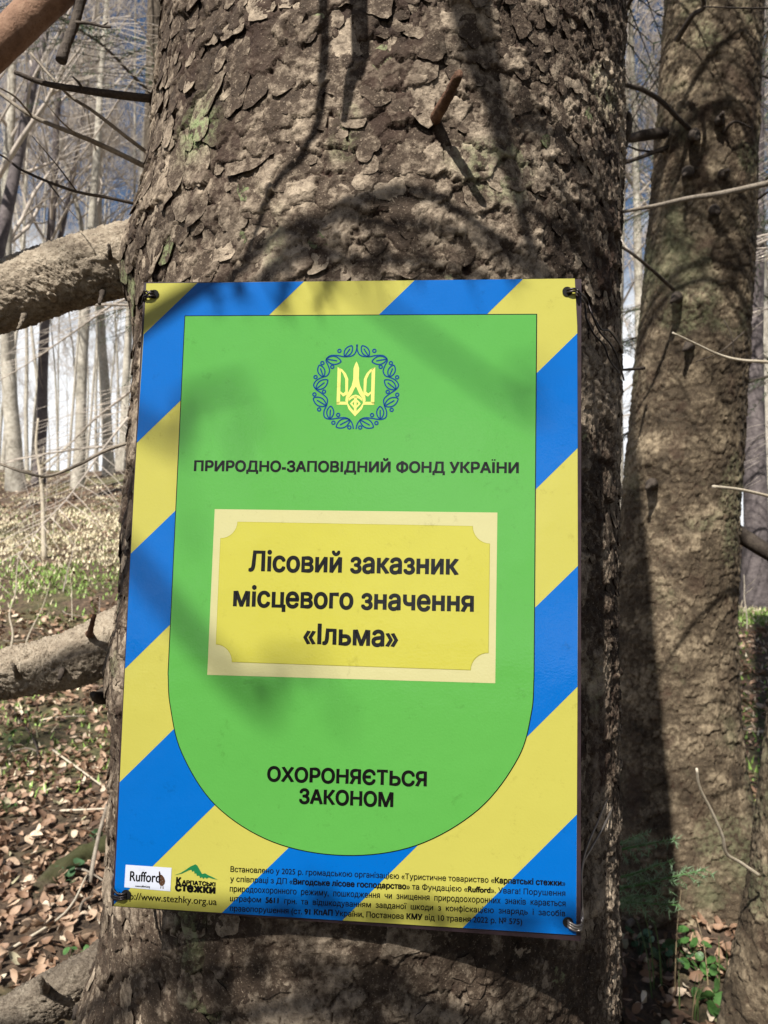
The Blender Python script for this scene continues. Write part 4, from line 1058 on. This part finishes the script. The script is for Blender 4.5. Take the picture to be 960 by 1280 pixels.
# unseen spruces added behind and beside the camera to cut the sky light
def sky_block_spruce(x, y, h, seed, label):
    g = np.random.default_rng(seed); z = float(gh(x, y)); t = empty('spruce_tree', (x, y, z), label, 'tree', 'added unseen spruces that block sky light')
    zs = np.linspace(-.1, h, 14); st = np.stack([x+0*zs, y+0*zs, z+zs], -1); V, F = tubet(st, np.linspace(.16, .02, 14), 10, False); mb = MB(); mb.add(V, F); mb.build('trunk', M['bark_tree'], t)
    w_, n_ = MB(), MB()
    for i in range(80):
        zz = .8+(h-.9)*(i+.5)/80; az = i*2.4+g.uniform(-.4, .4); bough(g, w_, n_, np.array([x, y, z+zz]), np.array([math.cos(az), math.sin(az), g.uniform(-.3, .1)]), (1-zz/h)*h*.19+.4, .016, .10, droop=.5, nl=.11, nw=.016)
    tag(w_.build('branches', M['darkwood'], t), kind='stuff'); tag(n_.build('needles', M['needle'], t, smooth=False), kind='stuff')
for k, (x, y, h) in enumerate([(2.6, -1.6, 11), (4.2, .8, 12), (1.6, -4.6, 12), (-5.2, -2.2, 9), (5.0, -4, 12), (3.0, -8.5, 13), (-8.5, -8, 10), (-9.0, -13.5, 12), (-12, -17, 13), (6.5, 4.5, 12)]):
    sky_block_spruce(x, y, h, 300+k, 'added unseen dense spruce that blocks sky light round the camera')
# the wood goes on behind and beside the photographer
GB = 'bare beeches standing behind the photographer'
def back_tree(x, y, var, sc, rz):
    r_ = empty('beech_tree', (x, y, float(gh(x, y))-.1), 'bare beech standing behind the photographer', 'tree', GB); r_.rotation_euler = (0, 0, rz); r_.scale = (sc,)*3
    for nm, me in zip(('trunk', 'crown'), VAR[var]):
        c = D.objects.new(nm, me); COL.objects.link(c); c.parent = r_
for k, (x, y) in enumerate([(-13, -22), (3.5, -7), (7, -3), (9, 4), (5, -12), (-5, -15), (-13, -10), (0, -18), (10, -10), (12, 0), (-14, 2), (-13, -4)]):
    back_tree(x, y, [0, 1, 2, 3][k % 4], 1.0+.06*(k % 3), k*1.3)

# ------------------------------------------------------------------ litter, grass, twigs on the floor
def depth_at(px, py):
    for y in np.arange(2.0, 24, .05):
        if CAMZ-(py-640)/FP*y < float(gh((px-480)/FP*y, y)): return y
    return 24.
YA, YB = depth_at(80, 765), depth_at(80, 640); YG = depth_at(80, 712); print('clearing depths', YA, YG, YB)
def leaf_mesh(g, k=7):
    """one curled beech leaf about 1 unit long"""
    xs = np.linspace(-.5, .5, k); w_ = .30*np.sin(math.pi*(xs+.5)**.85)**.8+.005; cu = g.uniform(-1.4, 1.4); fo = g.uniform(.1, 1.0); tw = g.uniform(-.5, .5)
    V = []
    for x, ww in zip(xs, w_):
        for s_ in (-1, 0, 1):
            y = s_*ww*math.cos(fo); z = abs(s_)*ww*math.sin(fo)+cu*x*x*.8+tw*x*s_*ww
            V.append((x, y+g.normal(0, .012), z+g.normal(0, .012)))
    F = []
    for i in range(k-1):
        a = i*3
        for q in (0, 1): F += [(a+q, a+q+3, a+q+4), (a+q, a+q+4, a+q+1)]
    return np.array(V), np.array(F)
gL = np.random.default_rng(9)
LEAF = [leaf_mesh(gL) for _ in range(8)]
LEAF3 = [leaf_mesh(gL, 4) for _ in range(6)]
def leaf_mat():
    m, t, b = newmat('dry_leaf'); L = t.links.new
    a = N(t, 'ShaderNodeAttribute', attribute_name='lc'); oi = N(t, 'ShaderNodeObjectInfo')
    r = ramp(t, [(0, (.06, .034, .021)), (.25, (.17, .098, .060)), (.5, (.33, .205, .13)), (.75, (.52, .375, .26)), (.93, (.66, .56, .43)), (1, (.22, .23, .08))])
    s = N(t, 'ShaderNodeMath', operation='ADD'); L(a.outputs['Fac'], s.inputs[0])
    mm = N(t, 'ShaderNodeMath', operation='MULTIPLY', i_1=.999); L(oi.outputs['Random'], mm.inputs[0])
    gt = N(t, 'ShaderNodeAttribute', attribute_name='own'); m3 = N(t, 'ShaderNodeMath', operation='MULTIPLY'); L(mm.outputs[0], m3.inputs[0]); L(gt.outputs['Fac'], m3.inputs[1])
    L(m3.outputs[0], s.inputs[1]); L(s.outputs[0], r.inputs[0])
    tc = N(t, 'ShaderNodeTexCoord'); n = N(t, 'ShaderNodeTexNoise', i_Scale=60., i_Detail=4.); L(tc.outputs['Object'], n.inputs['Vector'])
    rr = ramp(t, [(.3, (.7, .7, .7)), (.7, (1.15, 1.15, 1.15))]); L(n.outputs['Fac'], rr.inputs[0])
    L(mixc(t, 1., r.outputs[0], rr.outputs[0], 'MULTIPLY'), b.inputs['Base Color']); b.inputs['Roughness'].default_value = .65
    return m
M['leaf'] = leaf_mat()
def rotm(g, n):
    a = g.uniform(0, 2*math.pi, n); ti = g.normal(0, .6, n); tj = g.normal(0, .6, n)
    ca, sa = np.cos(a), np.sin(a); Z = np.zeros(n); O = np.ones(n)
    Rz = np.stack([ca, -sa, Z, sa, ca, Z, Z, Z, O], -1).reshape(-1, 3, 3)
    Rx = np.stack([O, Z, Z, Z, np.cos(ti), -np.sin(ti), Z, np.sin(ti), np.cos(ti)], -1).reshape(-1, 3, 3)
    Ry = np.stack([np.cos(tj), Z, np.sin(tj), Z, O, Z, -np.sin(tj), Z, np.cos(tj)], -1).reshape(-1, 3, 3)
    return Rx@Ry@Rz
def scatter_leaves():
    g = gL; pts = []
    def region(y0, y1, dens, k0=-.85, k1=.85):
        ym = np.linspace(y0, y1, 12)
        for a, b in zip(ym[:-1], ym[1:]):
            A = (b-a)*(a+b)/2*(k1-k0); n = int(A*dens); y = g.uniform(a, b, n); k = g.uniform(k0, k1, n)
            dn = fbm((k*y)*.9+60, y*.9, 3); keep = dn > .30; pts.append(np.c_[k*y, y][keep])
    region(1.3, 4.5, 850); region(4.5, 8, 300); region(8, 18, 90)
    P = np.vstack(pts)
    # grassy patch keeps fewer leaves
    gr = grassy(P[:, 0], P[:, 1]); P = P[g.random(len(P)) > gr*.6]
    vis = ((P[:, 0]/P[:, 1] > -.52) & (P[:, 0]/P[:, 1] < -.33)) | ((P[:, 0]/P[:, 1] > .30) & (P[:, 0]/P[:, 1] < .52))
    front = P[:, 1] > 2.1
    order = np.argsort(np.where(vis & front, P[:, 1], 99+P[:, 1])); P = P[order]
    n = len(P); size = g.uniform(.028, .066, n); Rt = rotm(g, n); Z = gh(P[:, 0], P[:, 1])+g.uniform(.004, .035, n)
    lc = np.clip(g.beta(2, 2.2, n), 0, .97); kind = g.integers(0, 8, n)
    mes = []
    for V, F in LEAF:
        me = mesh_np('fallen_leaf', V, F, M['leaf'], None, attrs={'lc': np.zeros(len(V)), 'own': np.ones(len(V))}); m_ = me.data; D.objects.remove(me); mes.append(m_)
    for i in range(300):
        o = D.objects.new('fallen_leaf', mes[kind[i]]); COL.objects.link(o); o.parent = GROUND
        o.matrix_basis = Matrix.Translation((P[i, 0], P[i, 1], Z[i])) @ Matrix(Rt[i].tolist()).to_4x4() @ Matrix.Scale(size[i], 4)
    V_, F_, c_ = [], [], []; k = 0
    for kk in range(8):
        for far in (0, 1):
            idx = np.where((kind == kk) & (np.arange(n) >= 300) & ((P[:, 1] > 5) == bool(far)))[0]
            V0, F0 = LEAF3[kk % 6] if far else LEAF[kk]
            W = np.einsum('nij,vj->nvi', Rt[idx], V0)*(size[idx]*(1.35 if far else 1))[:, None, None]+np.stack([P[idx, 0], P[idx, 1], Z[idx]], -1)[:, None]
            V_.append(W.reshape(-1, 3)); F_.append((F0[None]+(np.arange(len(idx))*len(V0))[:, None, None]).reshape(-1, 3)+k); c_.append(np.repeat(lc[idx], len(V0))); k += len(idx)*len(V0)
    V_ = np.vstack(V_)
    o = mesh_np('leaf_litter', V_, np.vstack(F_), M['leaf'], attrs={'lc': np.concatenate(c_), 'own': np.zeros(len(V_))})
    tag(o, 'dry brown beech leaves covering the forest floor', 'leaf litter', kind='stuff')
def grassy(x, y):
    n = fbm(x*.5+2, y*.5+7, 4)-.5; yy = y+3.5*n
    return np.clip(sstep(YA, YA+.9, yy)*sstep(YB+.8, YB, yy), 0, 1)
scatter_leaves()
M['grass'] = simple_mat('grass', (.1, .2, .03), .6, attr='gc')
def grass():
    g = np.random.default_rng(31); n = 60000
    y = g.uniform(4.0, 20, n); k = g.uniform(-.8, .8, n); x = k*y
    pr = .10+grassy(x, y)*1.0*(.35+.65*sstep(.42, .56, fbm(x*1.3, y*1.3, 3))); ok = g.random(n) < pr; x, y = x[ok], y[ok]; n = len(x)
    # tufts
    x = np.repeat(x, 5)+g.normal(0, .05, n*5); y = np.repeat(y, 5)+g.normal(0, .05, n*5); n = len(x); z = gh(x, y)
    dry = g.random(n) < .25+.68*sstep(YG-.4, YG+.7, y+2*(fbm(x*.6+9, y*.6, 3)-.5)); hgt = g.uniform(.015, .055, n)*np.where(dry, 1.1, 1.); a = g.uniform(0, 6.28, n); wv = np.where(dry, .004, .006)+.0006*y
    dx, dy = np.cos(a), np.sin(a); ln = g.uniform(.2, .9, n)*hgt
    A = np.stack([x-dy*wv, y+dx*wv, z], -1); B_ = np.stack([x+dy*wv, y-dx*wv, z], -1); C = np.stack([x+dx*ln, y+dy*ln, z+hgt], -1)
    V = np.stack([A, B_, C], 1).reshape(-1, 3); base = np.where(dry[:, None], [.80, .70, .48], [.26, .40, .09])*g.uniform(.6, 1.2, (n, 1))
    o = mesh_np('grass', V, np.arange(3*n).reshape(-1, 3), M['grass'], attrs={'gc': np.repeat(base, 3, 0)}); tag(o, 'short green and straw coloured grass on the sunny slope', 'grass', kind='stuff')
grass()
def floor_path(rows, lift=.02):
    out = []
    for x, y, dz in rows: out.append((x, y, float(gh(x, y))+lift+dz))
    return out
def fallen(rows, r0, r1, mat, label, name='fallen_branch', cat='fallen branch', sides=10, amp=.001, subs=None, group=None):
    P = catmull(floor_path(rows, r0*.8), 6); V, F = tubet(P, np.linspace(r0, r1, len(P)), sides, True, knobbly(.05/r0, amp)); mb = MB(); mb.add(V, F)
    for s_ in (subs or []):
        Q = catmull(floor_path(s_), 4); V, F = tubet(Q, np.linspace(r0*.45, r1*.4, len(Q)), 5); mb.add(V, F)
    o = mb.build(name, mat, origin=tuple(P[0])); tag(o, label, cat, group); return o
def fl(px, py, dz=0.):
    """floor point seen at a photo pixel"""
    y = 3.
    for _ in range(60):
        x = (px-480)/FP*y; z = float(gh(x, y)); yn = (CAMZ-z)/((py-640)/FP) if py > 650 else y
        y = .5*y+.5*min(max(yn, 1.5), 20)
    return ((px-480)/FP*y, y, dz)
fallen([fl(30, 1125, -.07), fl(60, 1108, -.015), fl(95, 1084, .0), fl(135, 1066, .0), fl(180, 1050, .0)], .035, .05, M['mossy'], 'moss covered log lying left of the foot of the sign tree', 'mossy_log', 'log', 20, .018)
fallen([fl(66, 945, .03), fl(100, 970, .03), fl(130, 990, .02)], .006, .004, M['palewood'], 'pale bleached stick lying left of the lower part of the sign')
fallen([fl(10, 880), fl(42, 930, .02), fl(52, 965), fl(85, 1000), fl(110, 1020)], .006, .003, M['darkwood'], 'dark forked twig on the leaves below the lower thick limb', subs=[[fl(42, 930), fl(30, 900, .12), fl(22, 880, .2)]])
fallen([fl(60, 1105, .02), fl(100, 1100, .04), fl(135, 1112, .02)], .005, .003, M['deadwood'], 'grey twig crossing the mossy log')
fallen([fl(95, 1110), fl(118, 1145), fl(132, 1165)], .004, .003, M['palewood'], 'thin pale twig below the mossy log')
fallen([fl(112, 1112, .02), fl(122, 1082, .10), fl(134, 1058, .18)], .009, .007, M['deadwood'], 'grey stick leaning on the mossy log')
fallen([fl(900, 760), fl(940, 757), fl(1000, 750), fl(1060, 745)], .09, .08, M['deadwood'], 'grey fallen log at the right edge behind the grey spruce', 'fallen_log', 'log', 14, .01)
fallen([fl(785, 1160), fl(800, 1150), fl(830, 1152), fl(880, 1150), fl(930, 1142)], .012, .008, M['deadwood'], 'brown stick lying across the foot of the grey spruce')
gS = np.random.default_rng(63)
for i in range(26):
    k = gS.uniform(-.50, -.33) if i % 3 else gS.uniform(.30, .5); y = gS.uniform(2.5, 9); x = k*y; a = gS.uniform(0, 6.28); l = gS.uniform(.15, .5)
    fallen([(x, y, 0), (x+l*.5*math.cos(a), y+l*.5*math.sin(a), gS.uniform(0, .05)), (x+l*math.cos(a+.3), y+l*math.sin(a+.3), gS.uniform(0, .08))], gS.uniform(.004, .009), .003,
           M['palewood'] if i % 2 else M['deadwood'], 'thin dry twig lying on the leaf litter', group='twigs scattered on the leaf litter')
# saplings: upright bare sticks in the clearing
def sapling(x, y, h, r, label, mat='palewood', n=3, lean=(0, 0), group=None, seed=0):
    g = np.random.default_rng(seed); z = float(gh(x, y)); P = [(x, y, z-.03)]
    for i in range(1, 6): P.append((x+lean[0]*i/5+g.normal(0, .012)*h, y+lean[1]*i/5, z+h*i/5))
    P = catmull(P, 4); mb = MB(); V, F = tubet(P, np.linspace(r, r*.3, len(P)), 6); mb.add(V, F)
    for i in range(n):
        q = P[int(len(P)*g.uniform(.3, .9))]; a = g.uniform(0, 6.28); l = h*g.uniform(.15, .4); V, F = tubet(np.array([q, q+[l*.5*math.cos(a), l*.5*math.sin(a), l*.4], q+[l*math.cos(a), l*math.sin(a), l*.9]]), [r*.4, r*.3, r*.15], 4); mb.add(V, F)
    o = mb.build('sapling', M[mat], origin=tuple(P[0])); tag(o, label, 'sapling', group)
sapling(-.441*9.6, 9.6, 1.75, .035, 'pale broken sapling snag standing in the clearing on the left', n=2, lean=(-.1, 0), seed=1)
x, y, _ = fl(90, 775); sapling(x, y, .5, .006, 'slanting pale stick in front of the lower thick limb', n=0, lean=(-.0, 0), seed=2)
x, y, _ = fl(10, 820); sapling(x, y, .9, .010, 'straw coloured dead stem at the left edge', n=2, lean=(.1, 0), seed=3)
x, y, _ = fl(28, 815); sapling(x, y, .6, .007, 'thin dead stem second from the left edge', n=1, lean=(.25, 0), seed=4)
for i in range(14):
    k = gS.uniform(-.52, -.30) if i % 4 else gS.uniform(.44, .52); y = gS.uniform(6.5, 15); sapling(k*y, y, gS.uniform(.3, 1.1), gS.uniform(.004, .010), 'thin bare sapling in the clearing', mat='beech_twig' if i % 2 else 'palewood', n=2, lean=(gS.normal(0, .15), 0), group='thin bare saplings in the clearing', seed=20+i)
# low plants at the foot of the grey spruce
M['green'] = simple_mat('herb_leaf', (.06, .14, .035), .45, noise=.4, nscale=30)
M['ivy'] = simple_mat('ivy_leaf', (.055, .11, .05), .4, noise=.4, nscale=30)
def herb(px, py, n, size, label, mat='green', seed=0, cat='plant', spread=.07):
    g = np.random.default_rng(seed); x, y, _ = fl(px, py); z = float(gh(x, y)); t = empty('low_plant', (x, y, z), label, cat)
    for i in range(n):
        a = g.uniform(0, 6.28); rr = g.uniform(.01, spread); hx = np.array([x+rr*math.cos(a), y+rr*math.sin(a), z+g.uniform(.02, .07)])
        k = 9; an = np.arange(k)/k*2*math.pi; s_ = size*g.uniform(.6, 1.1); rad = s_*(1+.18*np.cos(an)); 
        Rt = rotm(g, 1)[0]; Lp = np.stack([rad*np.cos(an), rad*.8*np.sin(an), .2*s_*np.cos(an)**2], -1)
        V = np.vstack([[0, 0, -.12*s_], Lp])@Rt.T+hx; j = np.arange(k); F = np.stack([np.zeros(k, int), 1+j, 1+(j+1) % k], -1)
        mesh_np('leaf', V, F, M[mat], t)
        V, F = tubet(np.array([[x, y, z-.01], (np.array([x, y, z])+hx)/2+[0, 0, .01], hx]), .0012, 4, False); mesh_np('stalk', V, F, M[mat], t)
herb(862, 1196, 9, .024, 'bright green round leaved plant at the foot of the grey spruce', seed=1)
herb(800, 1195, 9, .02, 'dark green low plant between the sign tree and the grey spruce', 'ivy', 11)
herb(835, 1215, 9, .022, 'dark leafy plant left of the bright round leaved one', 'ivy', 12)
herb(880, 1225, 8, .026, 'green leafy plant just below the bright round leaved one', seed=2)
herb(890, 1262, 9, .024, 'green leaves at the bottom edge beside the scaly spruce stem', seed=3)
herb(75, 1105, 8, .024, 'dark ivy growing over the mossy log', 'ivy', 4, spread=.11)
herb(118, 1060, 8, .022, 'pale green ivy leaves beside the sign tree at the end of the mossy log', 'ivy', 5, spread=.09)
herb(12, 925, 6, .02, 'small green seedling at the left edge below the thick limb', seed=6)
herb(10, 1015, 5, .018, 'tiny green seedling on the leaves at the left edge', seed=7)
herb(40, 858+40, 5, .018, 'green seedling under the lower thick limb', seed=8)
herb(88, 1200, 5, .016, 'small green seedling by the bottom limb', seed=9)
def grass_clump(px, py, n, h, label, seed):
    g = np.random.default_rng(seed); x, y, _ = fl(px, py); z = float(gh(x, y)); mb = MB()
    for i in range(n):
        a = g.uniform(0, 6.28); l = h*g.uniform(.5, 1.); ou = l*g.uniform(.1, .55); b0_ = np.array([x+g.normal(0, .015), y+g.normal(0, .015), z-.01])
        P = catmull([b0_, b0_+[ou*.3*math.cos(a), ou*.3*math.sin(a), l*.6], b0_+[ou*math.cos(a), ou*math.sin(a), l]], 4); V, F = tubet(P, np.linspace(.0026, .0006, len(P)), 4, False)
        mb.add(V, F, gc=np.array([.09, .14, .04])*g.uniform(.7, 1.2) if g.random() < .6 else np.array([.28, .21, .12]))
    o = mb.build('grass_clump', M['grass'], origin=(x, y, z)); tag(o, label, 'grass')
grass_clump(828, 1240, 5, .30, 'clump of green and straw stems in front of the grey spruce', 1)
grass_clump(905, 1240, 3, .30, 'few upright stems beside the scaly spruce stem', 2)
grass_clump(870, 1275, 6, .16, 'low bright grass blades at the bottom edge', 3)
# young spruce between the stems
def sapling_spruce():
    g = np.random.default_rng(71); b_ = P3(775, 1150, 2.25); b_[2] = float(gh(b_[0], b_[1]))
    t = empty('young_spruce', tuple(b_), 'small dark green spruce sapling behind the lower right edge of the sign tree', 'sapling')
    top = P3(765, 1020, 2.2); V, F = tubet(catmull([b_, (b_+top)/2+[.01, 0, 0], top], 4), np.linspace(.008, .004, 9), 6); mb = MB(); mb.add(V, F); mb.build('stem', M['darkwood'], t)
    for tip, src in (((842, 1046), (765, 1065)), ((836, 1075), (765, 1100)), ((880, 1086), (768, 1112)), ((812, 1100), (768, 1130)), ((806, 1040), (768, 1060)), ((720, 1060), (765, 1080)), ((845, 1118), (768, 1128))):
        w_, n_ = MB(), MB(); p = P3(*src, 2.22); q = P3(*tip, 2.12); bough(g, w_, n_, p, q-p, np.linalg.norm(q-p), .0045, 1.5, tw=.5, droop=.1, nl=.019, nw=.0024, step=.013)
        o = w_.build('branch', M['green'], t); tag(n_.build('needles', M['needle_young'], o, smooth=False), kind='stuff')
sapling_spruce()
